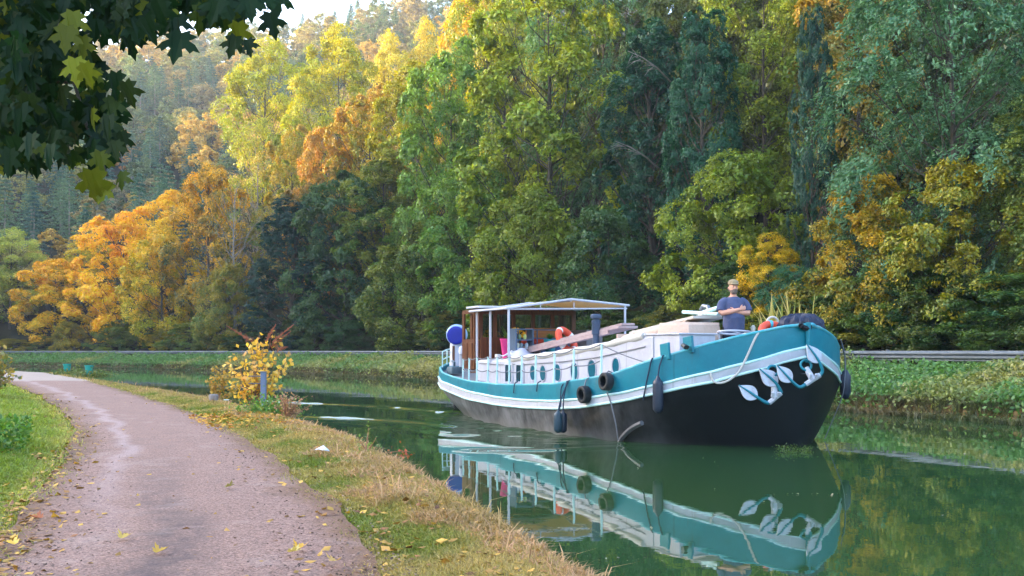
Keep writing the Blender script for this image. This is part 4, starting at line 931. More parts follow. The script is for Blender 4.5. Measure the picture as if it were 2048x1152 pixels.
conifer('pine', 21, 15, 3.2, 17, 7, 22); conifer('spruce', 22, 17, 3.0, 20, 7, 20)
USED = {}
def put(name, key, label, x, y, z, h, wd, col, tint, rot, group=None, crown='crown', trunkcol=None, lean=0.0):
    H, W, cm, tm, bk = PROTO[key]
    sat = lambda c: tuple(max(.004, 1.3*(sum(c)/3+(q-sum(c)/3)*1.18)) for q in c)
    col, tint = sat(col), sat(tint)
    t = thing(name, label, 'tree' if 'shrub' not in name and 'bush' not in name else 'shrub', (x, y, z), rot, group)
    t.rotation_euler[0] = lean
    s = wd/W; t.scale = (s, s, h/H)
    if not tm.materials: tm.materials.append(bk)
    if not cm.materials: cm.materials.append(leafM)
    k = link('trunk', tm, None, t); c = link(crown, cm, None, t)
    c.color = (*col, 1); c['tint'] = list(tint); return t
def along(px, u):       # point on the sight line of column px, u metres beyond the far water edge
    d = np.arange(14, 420, .25); X = (px-1024)*d/F; q = sdist(np.stack([X, d], 1), FE)
    i = int(np.argmax(q >= u)); return float(X[i]), float(d[i])
L_ = lambda *c: tuple(v for v in lin(*c))
ivyc = L_(16, 46, 38); ivyt = L_(28, 62, 44)  # ivy and darkest greens lowered in colour to stand for deep shadow
dkg, dkt = L_(30, 58, 30), L_(50, 76, 34)
TREES = [  # column, top row, width (photo pixels), metres beyond the water edge, shape, colour, second colour, kind, label
 (-60, 480, 170, 13, 'airy', L_(176, 164, 80), L_(132, 144, 70), 'pale_tree', 'pale olive tree at the far bend of the canal, beside the orange trees'),
 (22, 470, 120, 15, 'airy', L_(190, 178, 90), L_(146, 154, 76), 'pale_tree', 'pale yellowish tree with a thin white stem at the far bend of the canal'),
 (110, 530, 130, 11.5, 'broad', L_(190, 168, 60), L_(226, 172, 52), 'orange_tree', 'small orange tree at the far bend, lowest of the orange trees'),
 (178, 488, 130, 17, 'broader', L_(160, 158, 64), L_(206, 164, 54), 'yellow_tree', 'yellowish green tree between the small orange tree and the big orange tree'),
 (250, 440, 165, 12.5, 'broader', L_(220, 186, 50), L_(232, 174, 46), 'orange_tree', 'big bright orange maple tree above the guardrail at the far bend'),
 (322, 470, 130, 11.2, 'broad', L_(150, 146, 52), L_(216, 174, 50), 'orange_tree', 'orange and olive tree standing just in front of the dark green and golden one'),
 (345, 395, 130, 23, 'broad', L_(210, 182, 70), L_(218, 172, 58), 'golden_tree', 'golden tree rising behind the big bright orange maple'),
 (418, 352, 140, 14, 'broad', L_(48, 76, 38), L_(214, 164, 46), 'golden_tree', 'tree with a golden top and dark green lower crown next to the orange trees'),
 (470, 372, 130, 13, 'sparse', L_(128, 112, 66), L_(104, 104, 62), 'bare_tree', 'half bare brownish tree with pale twigs beside the dark ivy dome'),
 (452, 545, 110, 10.6, 'bush', L_(84, 104, 44), L_(150, 128, 48), 'olive_bush', 'olive bush with ochre leaves under the half bare tree'),
 (588, 425, 140, 10.8, 'ivy', ivyc, ivyt, 'ivy_tree', 'dark rounded mass of ivy beside the half bare tree, facing the canal'),
 (528, 105, 165, 30, 'airy', L_(124, 136, 56), L_(176, 164, 58), 'yellow_tree', 'tall yellow green tree with a sunlit top, rising above the ivy dome'),
 (678, 78, 170, 29, 'airy', L_(122, 134, 54), L_(180, 164, 58), 'yellow_tree', 'tall yellow tree with a sunlit top and dark trunk above the rust coloured tree'),
 (642, 280, 105, 19, 'broad', L_(190, 134, 60), L_(166, 132, 60), 'rust_tree', 'small rust orange tree in the middle of the green slope'),
 (515, 290, 95, 25, 'sparse', L_(196, 156, 104), L_(176, 140, 90), 'brown_tree', 'thin pinkish brown tree below the first tall yellow tree'),
 (585, 285, 130, 22, 'broader', L_(96, 116, 44), L_(170, 140, 60), 'green_tree', 'green tree mixed with tan leaves left of the rust coloured tree'),
 (618, 385, 130, 15, 'broader', L_(44, 78, 40), L_(132, 104, 50), 'green_tree', 'dark green tree with a few rusty sprays above the ivy dome'),
 (776, 92, 115, 42, 'airy', L_(168, 160, 76), L_(192, 172, 84), 'pale_tree', 'pale yellow treetop catching the sun beside the tall yellow tree'),
 (855, 70, 110, 46, 'airy', L_(172, 160, 80), L_(194, 168, 76), 'pale_tree', 'pale yellow treetop catching the sun, just below the orange yellow crown'),
 (950, 20, 165, 33, 'broad', L_(204, 172, 54), L_(180, 150, 54), 'golden_tree', 'orange yellow treetop high on the slope beside the tall olive tree'),
 (742, 205, 165, 21, 'broader', L_(112, 120, 44), L_(170, 130, 56), 'olive_tree', 'olive tree with rusty patches under the pale sunlit treetops'),
 (835, 150, 180, 18, 'tall', L_(118, 126, 40), L_(150, 138, 46), 'olive_tree', 'tall olive green tree beneath the pale sunlit treetops'),
 (690, 370, 170, 12, 'broader', L_(34, 66, 38), L_(70, 90, 40), 'green_tree', 'dark green tree at the road beside the ivy dome'),
 (768, 330, 160, 13.5, 'tall', L_(76, 104, 38), L_(120, 118, 44), 'green_tree', 'mid green tree rising from the road behind the stern of the barge'),
 (905, 125, 200, 14, 'broader', L_(90, 122, 54), L_(116, 134, 56), 'green_tree', 'fresh green spreading tree left of the tall olive yellow tree'),
 (940, 345, 190, 11.2, 'broad', L_(72, 112, 50), L_(110, 128, 50), 'green_tree', 'fresh green tree directly above the canopy of the barge'),
 (845, 470, 190, 10.8, 'bush', L_(54, 80, 34), L_(110, 112, 40), 'dark_bush', 'dark olive bush at the road behind the blue covered wheel'),
 (1095, -70, 270, 14, 'tall', L_(112, 130, 52), L_(148, 148, 56), 'olive_yellow_tree', 'largest olive yellow tree, towering over the barge canopy'),
 (1010, -40, 190, 23, 'broader', L_(118, 128, 50), L_(150, 142, 52), 'olive_yellow_tree', 'olive tree behind the largest olive yellow tree, reaching the top edge'),
 (1065, 405, 210, 10.8, 'bushier', L_(122, 124, 38), L_(96, 112, 38), 'olive_bush', 'olive bush under the largest olive yellow tree, above the canopy peak'),
 (1205, -90, 230, 21, 'locust', L_(70, 104, 76), L_(96, 118, 72), 'blue_green_tree', 'blue green feathery tree behind the largest olive yellow tree'),
 (1300, 90, 160, 16, 'ivy', L_(28, 64, 46), L_(42, 78, 50), 'ivy_tree', 'broad ivy clad tree with bare twigs poking out, in the dark middle of the slope'),
 (1368, -60, 190, 31, 'tall', L_(44, 74, 40), L_(80, 92, 42), 'green_tree', 'dark green treetop showing between the two big ivy clad trees'),
 (1406, 70, 130, 14.5, 'ivy', L_(32, 70, 50), L_(48, 86, 56), 'ivy_tree', 'tall ivy clad tree in the dark middle of the slope, nearer the man'),
 (1215, 440, 190, 11.2, 'bush', L_(34, 66, 42), L_(72, 92, 40), 'dark_bush', 'dark green bush behind the stove pipe of the barge'),
 (1530, -80, 230, 20, 'airy', L_(98, 118, 50), L_(136, 138, 54), 'green_tree', 'yellow green tree at the top between the ivy clad trees'),
 (1625, 70, 72, 12.6, 'ivy', L_(30, 64, 48), L_(42, 76, 52), 'ivy_tree', 'slender column of ivy round a single trunk above the reeds'),
 (1470, 335, 250, 11.6, 'bushier', L_(128, 132, 40), L_(98, 116, 44), 'olive_bush', 'broad yellow green bush right behind the man'),
 (1715, -60, 210, 21, 'broad', L_(88, 104, 52), L_(160, 128, 54), 'mixed_tree', 'green tree with orange sprays beside the blue grey feathery tree'),
 (1905, -150, 370, 13.5, 'locust', L_(72, 106, 78), L_(92, 120, 86), 'blue_green_tree', 'largest blue grey feathery tree, filling the upper corner opposite the maple'),
 (1730, 385, 225, 10.8, 'bush', L_(92, 104, 40), L_(176, 142, 50), 'ochre_bush', 'large bush with ochre patches behind the navy bundle at the bow'),
 (1925, 350, 260, 10.8, 'bushier', L_(86, 104, 42), L_(150, 134, 50), 'ochre_bush', 'large green bush with yellow patches above the near stretch of guardrail'),
 (2110, 190, 260, 13.5, 'broader', L_(82, 104, 56), L_(120, 126, 60), 'green_tree', 'green tree at the edge of the view beneath the largest blue grey feathery tree'),
 (1535, 482, 110, 10.4, 'airy', L_(206, 168, 46), L_(166, 148, 50), 'golden_sapling', 'golden leaved sapling between the man and the large ochre bush'),
 (1662, 398, 60, 11.8, 'sparse', L_(110, 50, 46), L_(90, 46, 40), 'red_shrub', 'small dark red shrub at the foot of the ivy column'),
 (1585, 545, 110, 9.9, 'locust', L_(54, 92, 68), L_(64, 102, 70), 'sumac_shrub', 'blue green feathery shrub just behind the reeds on the foredeck'),
 (2290, -60, 330, 14, 'broad', L_(86, 110, 56), L_(130, 130, 60), 'green_tree', 'green tree beyond the edge of the view past the blue grey feathery tree'),
]
rgt = random.Random(31)
for px, yt, wpx, u, key, c1, c2, nm, lab in TREES:
    x, d = along(px, u); z = float(height([x], [d])[0])-.15; top = HC+(HY-yt)*d/F
    put(nm, key, lab, x, d, z, max(2.5, (top-z)*1.02), wpx*d/F*1.12, c1, c2, rgt.uniform(0, 6.28))
# low shrubs along the foot of the slope, greens darkened to imitate shade
for i, px in enumerate(np.arange(-40, 2260, 62)):
    x, d = along(px+rgt.uniform(-18, 18), 9.6+rgt.uniform(0, 1.2)); z = float(height([x], [d])[0])-.1
    c1 = rgt.choice([dkg, L_(42, 70, 34), L_(66, 84, 38), L_(34, 68, 42), L_(88, 92, 40)]); c2 = rgt.choice([dkt, L_(120, 112, 44), L_(92, 110, 44)])
    if px < 420: c1, c2 = rgt.choice([(L_(170, 140, 48), L_(128, 124, 48)), (L_(96, 108, 46), L_(150, 132, 50)), (L_(70, 96, 44), L_(120, 118, 46))])
    put('low_shrub', rgt.choice(['bush', 'bushier']), 'low shrub at the foot of the wooded slope behind the guardrail', x, d, z, rgt.uniform(1.4, 3.8), rgt.uniform(3.5, 6.0), c1, c2, rgt.uniform(0, 6.28), 'low shrubs along the foot of the slope')
# second rank filling the slope, colours darkened so crown gaps look shaded
for i in range(26):
    px = 620+i*62+rgt.uniform(-25, 25); u = rgt.uniform(24, 34); x, d = along(px, u); z = float(height([x], [d])[0])-.2
    if px < 1000 : h = rgt.uniform(7, 10)
    else: h = rgt.uniform(16, 22)
    key = rgt.choice(['broad', 'broader', 'tall']); c = rgt.choice([L_(44, 72, 38), L_(34, 62, 38), L_(66, 84, 40), L_(84, 88, 40)])
    put('slope_tree', key, 'green tree higher on the slope, half hidden behind the front row of trees', x, d, z, h, rgt.uniform(7.5, 10), c, L_(96, 100, 46), rgt.uniform(0, 6.28), 'half hidden trees higher on the slope')
# bare twigs hanging in the dark middle of the slope
for q, (px, py, lab) in enumerate(((1275, 300, 'bare pale dead branch poking out of the dark ivy, lower one'), (1300, 120, 'bare pale dead branch poking out of the dark ivy, upper one'))):
    x, d = along(px, 12.6); p = P(px, py, d); o = thing('dead_branch', lab, 'branch', p); ORG[o.name] = (0, 0, 0); mb = MB(); rg = random.Random(q)
    mb.tube([(1.6, 2.5, -.6), (.6, 1, -.2), (-.4, .2, .2), (-1.3, -.1, .5)], [.06, .05, .035, .012], 5)
    for k in range(9):
        t = rg.uniform(.1, 1); b = (1.0-2.2*t, 1.4*(1-t), -.3+.7*t); e = (b[0]-rg.uniform(.3, 1.0), b[1]-.2, b[2]+rg.uniform(-.7, .6)); mb.tube([b, ((b[0]+e[0])/2, (b[1]+e[1])/2, (b[2]+e[2])/2+.08), e], [.025, .018, .006], 4)
    mb.build('branch', palebark, o)
# ------------------------------------------------------------------ woods on the far hillside (each tree an object, shared meshes)
def small_tree(key, seed, H, R, prof, nl, nsub, nleaf, size, con=None):
    rg = np.random.default_rng(seed); lb = make_lobes(seed, H, R, prof, nl, .15, .34); cm = crown_mesh('hill_'+key, seed, lb, nsub, nleaf, size, droop=.3)
    return cm
def join_meshes(name, a, b_, ma, mb_):
    va = np.empty(len(a.vertices)*3, np.float32); a.vertices.foreach_get('co', va)
    nf = len(a.polygons); fa = np.empty(nf*4, np.int32); a.loops.foreach_get('vertex_index', fa)
    hv = np.empty(nf, np.float32); a.attributes['hv'].data.foreach_get('value', hv); lv = np.empty(nf, np.float32); a.attributes['lv'].data.foreach_get('value', lv)
    vb = np.array([v.co[:] for v in b_.vertices], np.float32); fb = np.array([list(p.vertices) for p in b_.polygons if len(p.vertices) == 4], np.int32)
    V = np.vstack([va.reshape(-1, 3), vb]); Fq = np.vstack([fa.reshape(-1, 4), fb+len(va)//3]); z = np.zeros(len(fb))
    me = np_mesh(name, V, Fq, {'hv': np.concatenate([hv, z]), 'lv': np.concatenate([lv, z])}, matidx=np.concatenate([np.zeros(nf), np.ones(len(fb))]))
    me.materials.append(ma); me.materials.append(mb_); return me
HT = {}
for k, seed in (('round', 41), ('round2', 42), ('oval', 43)):
    H, R = (12, 3.8) if k != 'oval' else (13, 3.0); lb = make_lobes(seed, H, R, BROAD if k != 'oval' else TALL, 24, .14, .36)
    HT[k] = (H, 2*R, join_meshes('hill_'+k, crown_mesh('h_'+k, seed, lb, 10, 26, .42, droop=.3), trunk_mesh('ht_'+k, seed, H, lb, .18, twigs=False, n=5), leafM, bark))
for k in ('pine', 'spruce'):
    H, W, cm, tm, bk = PROTO[k]; HT[k] = (H, W, join_meshes('hill_'+k, cm, tm, leafM, palebark))
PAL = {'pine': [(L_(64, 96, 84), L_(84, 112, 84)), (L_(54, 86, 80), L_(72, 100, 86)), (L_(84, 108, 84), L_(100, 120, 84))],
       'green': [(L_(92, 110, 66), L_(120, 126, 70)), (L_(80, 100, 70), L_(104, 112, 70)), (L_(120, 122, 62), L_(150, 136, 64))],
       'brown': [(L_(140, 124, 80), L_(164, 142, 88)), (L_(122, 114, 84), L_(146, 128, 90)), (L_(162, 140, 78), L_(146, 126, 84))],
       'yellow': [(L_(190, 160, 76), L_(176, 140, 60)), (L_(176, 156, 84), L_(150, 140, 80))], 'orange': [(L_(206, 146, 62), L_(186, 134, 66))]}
HLAB = {'pine': 'blue green conifer among the hazy woods of the distant hillside', 'green': 'hazy green broadleaf tree in the woods of the distant hillside',
        'brown': 'hazy pinkish brown tree in the woods of the distant hillside', 'yellow': 'hazy yellow tree in the woods of the distant hillside', 'orange': 'hazy orange tree in the woods of the distant hillside'}
HNAME = {'pine': 'hill_conifer', 'green': 'hill_green_tree', 'brown': 'hill_brown_tree', 'yellow': 'hill_yellow_tree', 'orange': 'hill_orange_tree'}
def front_line(x): return np.interp(x, [-60, 60, 200, 330, 400, 480, 540, 640, 720, 860, 1000], [560, 560, 500, 420, 390, 330, 260, 200, 170, 140, 110])
cnt = 0; placed = []
hr = random.Random(77)
for it in range(9000):
    if cnt >= 400: break
    px = hr.uniform(-50, 1010); r = 118+225*hr.random()**.75; az = math.atan((px-1024)/F); x, y = r*math.sin(az), r*math.cos(az)
    if sdist(np.array([[x, y]]), FE)[0] < 16: continue
    z = float(height([x], [y])[0]); top = HY-F*(z+11-HC)/y
    if top > front_line(px)+25 or top < -90: continue
    md = 4.6 if r < 190 else 5.4
    if any((x-a)**2+(y-b)**2 < md*md for a, b in placed): continue
    n1 = float(vnoise(np.array([x]), np.array([y]), 30, 21)[0])
    lowleft = px < 470 and top > 190+.15*px
    if lowleft: kind = 'pine' if hr.random() < .84 else hr.choice(['green', 'yellow', 'brown', 'orange'])
    elif px > 640: kind = hr.choice(['green', 'green', 'brown', 'pine', 'yellow']) if n1 > .4 else hr.choice(['brown', 'green', 'pine', 'pine'])
    else: kind = hr.choice(['brown', 'green', 'yellow', 'yellow', 'green']) if n1 > .42 else hr.choice(['pine', 'green', 'brown', 'pine'])
    key = hr.choice(['pine', 'spruce']) if kind == 'pine' else hr.choice(['round', 'round2', 'oval'])
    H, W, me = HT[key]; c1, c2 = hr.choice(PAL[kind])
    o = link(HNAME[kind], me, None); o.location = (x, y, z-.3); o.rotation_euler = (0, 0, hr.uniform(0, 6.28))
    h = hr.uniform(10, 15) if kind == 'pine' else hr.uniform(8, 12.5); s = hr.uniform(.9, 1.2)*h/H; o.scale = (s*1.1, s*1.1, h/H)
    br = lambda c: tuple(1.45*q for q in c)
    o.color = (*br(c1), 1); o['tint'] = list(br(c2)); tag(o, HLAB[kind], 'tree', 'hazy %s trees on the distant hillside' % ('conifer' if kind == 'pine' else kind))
    placed.append((x, y)); cnt += 1
print('hill trees', cnt)
# ------------------------------------------------------------------ guardrail along the far road
def resample(pl, step):
    L = np.concatenate([[0], np.cumsum(np.hypot(*np.diff(pl, axis=0).T))]); t = np.arange(0, L[-1], step)
    p = np.stack([np.interp(t, L, pl[:, 0]), np.interp(t, L, pl[:, 1])], 1)
    for _ in range(6): p[1:-1] = .25*p[:-2]+.5*p[1:-1]+.25*p[2:]
    return p
zinc = paint('galvanised_steel', lin(108, 114, 120), .6, lin(74, 76, 78), .6, 1.2, metal=.25)
gl = resample(offset(FE[2:-1], 4.25), 2.0); g0 = thing('guardrail', 'galvanised steel guardrail along the road on the far bank', 'guardrail', (*gl[0], .98)); ORG[g0.name] = (*gl[0], .98)
tn = np.gradient(gl, axis=0); tn /= np.hypot(*tn.T)[:, None]; nr = np.stack([-tn[:, 1], tn[:, 0]], 1)   # towards the canal
prof = [(0, 0), (.0, .04), (.07, .085), (.07, .125), (.0, .165), (.07, .205), (.07, .245), (0, .29), (0, .31), (-.02, .31), (-.02, 0)]
MB().loft([[(p[0]+n_[0]*(o+.06), p[1]+n_[1]*(o+.06), 1.4+h) for o, h in prof] for p, n_ in zip(gl, nr)], smooth=False).build('rail', zinc, g0)
pm = None
for i in range(0, len(gl), 2):
    if i == 0:
        mb = MB(); mb.box((0, 0, .37), (.06, .1, .78)); mb.box((.05, 0, .6), (.06, .08, .2)); pm = mb.mesh('post'); pm.materials.append(zinc)
    o = bpy.data.objects.new('post', pm); COL.objects.link(o); o.parent = g0; p = gl[i]-gl[0]; o.location = (p[0]-nr[i][0]*.04, p[1]-nr[i][1]*.04, 0); o.rotation_euler = (0, 0, math.atan2(nr[i][1], nr[i][0]))
# ------------------------------------------------------------------ grass, weeds, leaves
def blades(name, X, Y, Z, Hh, Wd, lean, hv, mat, rg):
    n = len(X); a = rg.uniform(0, 6.283, n); d = np.stack([np.cos(a), np.sin(a)], 1); b = rg.uniform(0, 6.283, n); l = lean*Hh
    p0 = np.stack([X, Y, Z], 1); sx = np.stack([d[:, 0], d[:, 1], 0*a], 1)*Wd[:, None]*.5; ln_ = np.stack([np.cos(b)*l, np.sin(b)*l, 0*a], 1); up = np.zeros((n, 3)); up[:, 2] = Hh
    m = p0+ln_*.35+up*.6; t = p0+ln_+up*(1-.35*np.minimum(lean, 1.2)[:, None] if np.ndim(lean) else 1)
    V = np.stack([p0-sx, p0+sx, m+sx*.8, t, m-sx*.8], 1).reshape(-1, 3); k = np.arange(n)[:, None]*5
    Fq = np.concatenate([k+np.array([[0, 1, 2, 4]]), k+np.array([[4, 2, 3, 3]])], 1).reshape(-1, 4)
    # second face is a triangle: keep quads valid by ending at the tip with a sliver vertex
    V2 = np.stack([p0-sx, p0+sx, m+sx*.8, t+sx*.08, t-sx*.08, m-sx*.8], 1).reshape(-1, 3); k = np.arange(n)[:, None]*6
    Fq = np.concatenate([k+np.array([[0, 1, 2, 5]]), k+np.array([[5, 2, 3, 4]])], 1).reshape(-1, 4)
    me = np_mesh(name, V2, Fq, {'hv': np.repeat(hv, 2), 'lv': np.repeat(rg.random(n), 2)}); return tag(link(name, me, mat), kind='stuff')
def sample(n, d0, d1, x0, x1, rg, p=1.6):
    u = rg.random(n); d = (d0**(1-p)+u*(d1**(1-p)-d0**(1-p)))**(1/(1-p)); return x0(d)+(x1(d)-x0(d))*rg.random(n), d
rg = np.random.default_rng(3)
# near verge: sample the strip between the path and the water
def verge(n, lo, hi, rg, p=1.7):
    X, Y = sample(n, 3.2, 62, lambda d: np.interp(d, [3, 12, 30, 62], [-1.6, -5.2, -15.5, -40]), lambda d: np.interp(d, [3, 12, 30, 62], [2.0, -.5, -8, -24]), rg, p)
    Q = np.stack([X, Y], 1); un = -sdist(Q, NE); pr = sdist(Q, PR); m = (un > lo) & (pr > hi); return X[m], Y[m], un[m], pr[m]
X, Y, un, pr = verge(1000000, .02, -.3, rg)
pt = vnoise(X, Y, .8, 31)*.6+vnoise(X, Y, .25, 32)*.4; keep = rg.random(len(X)) < np.clip(.25+1.3*pt, 0, 1)*np.where(pr < 0, .42*sstep(pr, -.3, .02), .45+.55*sstep(pr, 0, .25)); X, Y, un, pr, pt = [q[keep] for q in (X, Y, un, pr, pt)]
hh = np.clip(.025+.035*rg.random(len(X))+.035*pt, .02, .1)*(1+Y*.012)
turfm = leafmat('verge_grass', L_(116, 128, 44), L_(186, 158, 96), .3, .03)
hv = np.clip(vnoise(X, Y, .6, 33)*1.3-.35+.45*sstep(un, 1.1, .3)+rg.normal(size=len(X))*.18+.3*sstep(pr, .4, 0), 0, 1)
blades('grass', X, Y, height(X, Y)-.01, hh, .006+.0009*Y, rg.uniform(.2, 1.0, len(X)), hv, turfm, rg)
X, Y, un, pr = verge(420000, -.28, .12, rg); pt = vnoise(X, Y, .5, 35); keep = (un < (.62+.7*(pt-.5))*np.interp(Y, [4, 6, 8.5, 14], [.2, .42, 1.05, 1.0])) & (rg.random(len(X)) < .35+.9*pt); X, Y, un, pt = X[keep], Y[keep], un[keep], pt[keep]
hh = np.clip(.02+.07*rg.random(len(X))**2*1.5+.045*pt, .02, .17)*np.where(rg.random(len(X)) < .012, 2.2, 1)
strawm = leafmat('dry_straw', L_(192, 150, 112), L_(152, 130, 74), .25, .03)
blades('dry_grass', X, Y, height(X, Y)-.02, hh, .005+.0009*Y, rg.uniform(.3, 1.3, len(X)), np.clip(vnoise(X, Y, .9, 36)*1.6-.6+rg.normal(size=len(X))*.15, 0, 1), strawm, rg)
# lush grass left of the path
X, Y = sample(420000, 4.2, 48, lambda d: -.54*d-3.5, lambda d: np.interp(d, PL[1:-3, 1], PL[1:-3, 0])+.35, rg, 1.7)
Q = np.stack([X, Y], 1); pl = -sdist(Q, PL); pt = vnoise(X, Y, .7, 41)*.6+vnoise(X, Y, .22, 42)*.4
m = (pl > -.3) & (rg.random(len(X)) < np.clip(.35+pt, 0, 1)*np.where(pl < 0, .14*sstep(pl, -.3, 0), .14+.86*sstep(pl, 0, .35))); X, Y, pl, pt = X[m], Y[m], pl[m], pt[m]
hh = np.clip((.05+.13*rg.random(len(X))*pt+.09*sstep(pl, .3, 1.4)*pt+.05*sstep(pl, .6, 2)), .04, .34)
lush = leafmat('lush_grass', L_(136, 152, 44), L_(178, 166, 84), .35, .04)
blades('meadow_grass', X, Y, height(X, Y)-.01, hh, .006+.0008*Y, rg.uniform(.3, 1.1, len(X)), np.clip(sstep(pl, .5, .05)*.8+rg.normal(size=len(X))*.2+.6*vnoise(X, Y, 1.2, 43)-.3, 0, 1), lush, rg)
def leafclump(name, X, Y, Z0, Hh, size, hv, mat, rg, aspect=.6, upn=.6):
    n = len(X); C = np.stack([X, Y, Z0+Hh*rg.random(n)], 1); Nn = unit(rg.normal(size=(n, 3))*.7+np.array([0, -.25, upn])); V, Fq = leaf_quads(C, Nn, size, rg, aspect)
    me = np_mesh(name, V, Fq, {'hv': np.clip(hv, 0, 1), 'lv': rg.random(n)}); return tag(link(name, me, mat), kind='stuff')
# nettles in the left grass
n = 9000; cx = rg.normal(size=(26, 2))*np.array([.5, 1.6])+np.array([-6.6, 11.6]); k = rg.integers(0, 26, n); X = cx[k, 0]+rg.normal(size=n)*.16; Y = cx[k, 1]+rg.normal(size=n)*.16
m = sdist(np.stack([X, Y], 1), PL) < -.5; X, Y = X[m], Y[m]
leafclump('nettles', X, Y, height(X, Y), .42, rg.uniform(.04, .09, len(X)), rg.random(len(X))*.5, leafmat('nettle_leaf', L_(70, 118, 30), L_(130, 158, 50)), rg)
# weeds on the far bank
t = rg.random(190000)**1.0; fe = resample(FE[2:-2], .5); w_ = 1/np.maximum(fe[:, 1], 12)**1.15; cdf = np.cumsum(w_)/w_.sum(); i = np.searchsorted(cdf, t).clip(0, len(fe)-2)
off = rg.uniform(-.1, 4.4, len(i))**1.0; tnf = np.gradient(fe, axis=0); tnf /= np.hypot(*tnf.T)[:, None]; X = fe[i, 0]+tnf[i, 1]*off+rg.normal(size=len(i))*.3; Y = fe[i, 1]-tnf[i, 0]*off+rg.normal(size=len(i))*.3
uf = sdist(np.stack([X, Y], 1), FE); pt = vnoise(X, Y, 1.1, 51)*.6+vnoise(X, Y, .4, 52)*.4; m = (uf > -.18) & (uf < 4.5) & (rg.random(len(X)) < .3+pt); X, Y, uf, pt = X[m], Y[m], uf[m], pt[m]
hv = np.clip((vnoise(X, Y, 2.6, 53)-.5)*2.2+.25*sstep(uf, .8, .0)+.15, 0, 1)
leafclump('bank_weeds', X, Y, height(X, Y)-.03, (.2+.5*pt)*(1+.35*sstep(uf, 2.4, 4.2)), rg.uniform(.07, .17, len(X))*(.8+Y*.008), hv, leafmat('weed_leaf', L_(92, 130, 60), L_(156, 146, 80), .3, .04), rg)
t = rg.random(70000); i = np.searchsorted(cdf, t).clip(0, len(fe)-2); off = rg.uniform(-.35, .6, len(i)); X = fe[i, 0]+tnf[i, 1]*off; Y = fe[i, 1]-tnf[i, 0]*off+rg.normal(size=len(i))*.1; uf = sdist(np.stack([X, Y], 1), FE)
m = (uf > -.4) & (uf < .7); X, Y, uf = X[m], Y[m], uf[m]
blades('bank_reeds', X, Y, np.maximum(height(X, Y), -.02)-.03, rg.uniform(.08, .3, len(X)), .014+.0006*Y, rg.uniform(.4, 1.4, len(X)), np.clip(vnoise(X, Y, 3, 55)*1.6-.3, 0, 1), leafmat('bank_reed', L_(76, 94, 52), L_(112, 98, 68), .25, .03), rg)
# fallen leaves
def flat_leaves(name, X, Y, Z, S, rg, mat):
    n = len(X); Nn = unit(rg.normal(size=(n, 3))*.28+np.array([0, 0, 1])); V, Fq = leaf_quads(np.stack([X, Y, Z], 1), Nn, S, rg, .8); me = np_mesh(name, V, Fq, {'hv': rg.random(n)**1.5, 'lv': rg.random(n)}); return tag(link(name, me, mat), kind='stuff')
X, Y = sample(11000, 4.0, 40, lambda d: np.interp(d, [3, 12, 30, 62], [-4.2, -7.6, -19, -45]), lambda d: np.interp(d, [3, 12, 30, 62], [1.6, -.5, -8, -24]), rg, 1.5)
Q = np.stack([X, Y], 1); pl = sdist(Q, PL); pr = -sdist(Q, PR); un = -sdist(Q, NE); inside = (pl > 0) & (pr > 0); pe = np.minimum(np.abs(pl), np.abs(pr)+.25)
m = (un > .05) & (rg.random(len(X)) < np.where(inside, .06+.9*np.exp(-(np.abs(pl)/.3)**2)+.12*np.exp(-(np.abs(pr)/.4)**2), np.where(pl < 0, 1.2*np.exp(pl/.3), .35))); X, Y, inside = X[m], Y[m], inside[m]
lm = leafmat('fallen_leaf', L_(196, 152, 66), L_(132, 84, 50), .15, .04, 1.0)
flat_leaves('fallen_leaves', X, Y, np.where(inside, .425, height(X, Y)+.06), rg.uniform(.03, .085, len(X)), rg, lm)
n = 1500; cx, cy = G(500, 838, .42); X = cx+rg.normal(size=n)*1.3; Y = cy+rg.normal(size=n)*1.2; un = -sdist(np.stack([X, Y], 1), NE); m = (un > .05) & (sdist(np.stack([X, Y], 1), PR) > -.3); X, Y = X[m], Y[m]
flat_leaves('fallen_leaves', X, Y, height(X, Y)+.07, rg.uniform(.04, .1, len(X)), rg, leafmat('fallen_yellow_leaf', L_(214, 164, 46), L_(178, 104, 48), .2, .04, .8))
HALF = [(.1, -.05), (.3, -.12), (.32, .02), (.6, .1), (.47, .24), (.36, .3), (.6, .4), (.82, .62), (.6, .62), (.5, .74), (.3, .58), (.2, .62), (.29, .86), (.16, .9)]
OUT = [(0, 0)]+HALF+[(0, 1.15)]+[(-x, y) for x, y in HALF[::-1]]
def maple_leaf(mb, c, tipdir, nrm, s, curl=.25):
    t = Vector(tipdir).normalized(); n = Vector(nrm); n = (n-t*n.dot(t)).normalized(); b = t.cross(n)
    k = len(HALF)+1; mb.add([Vector(c)+b*x*s*.8+t*y*s+n*s*(.22*abs(x)-curl*(x*x+.35*(y-.3)**2)) for x, y in OUT], [list(range(k+1)), list(range(k, len(OUT)))+[0]])
def face_attr(me, hv, lv):
    for nme, a in (('hv', hv), ('lv', lv)): at = me.attributes.new(nme, 'FLOAT', 'FACE'); at.data.foreach_set('value', np.asarray(a, np.float32))
rl = random.Random(8)
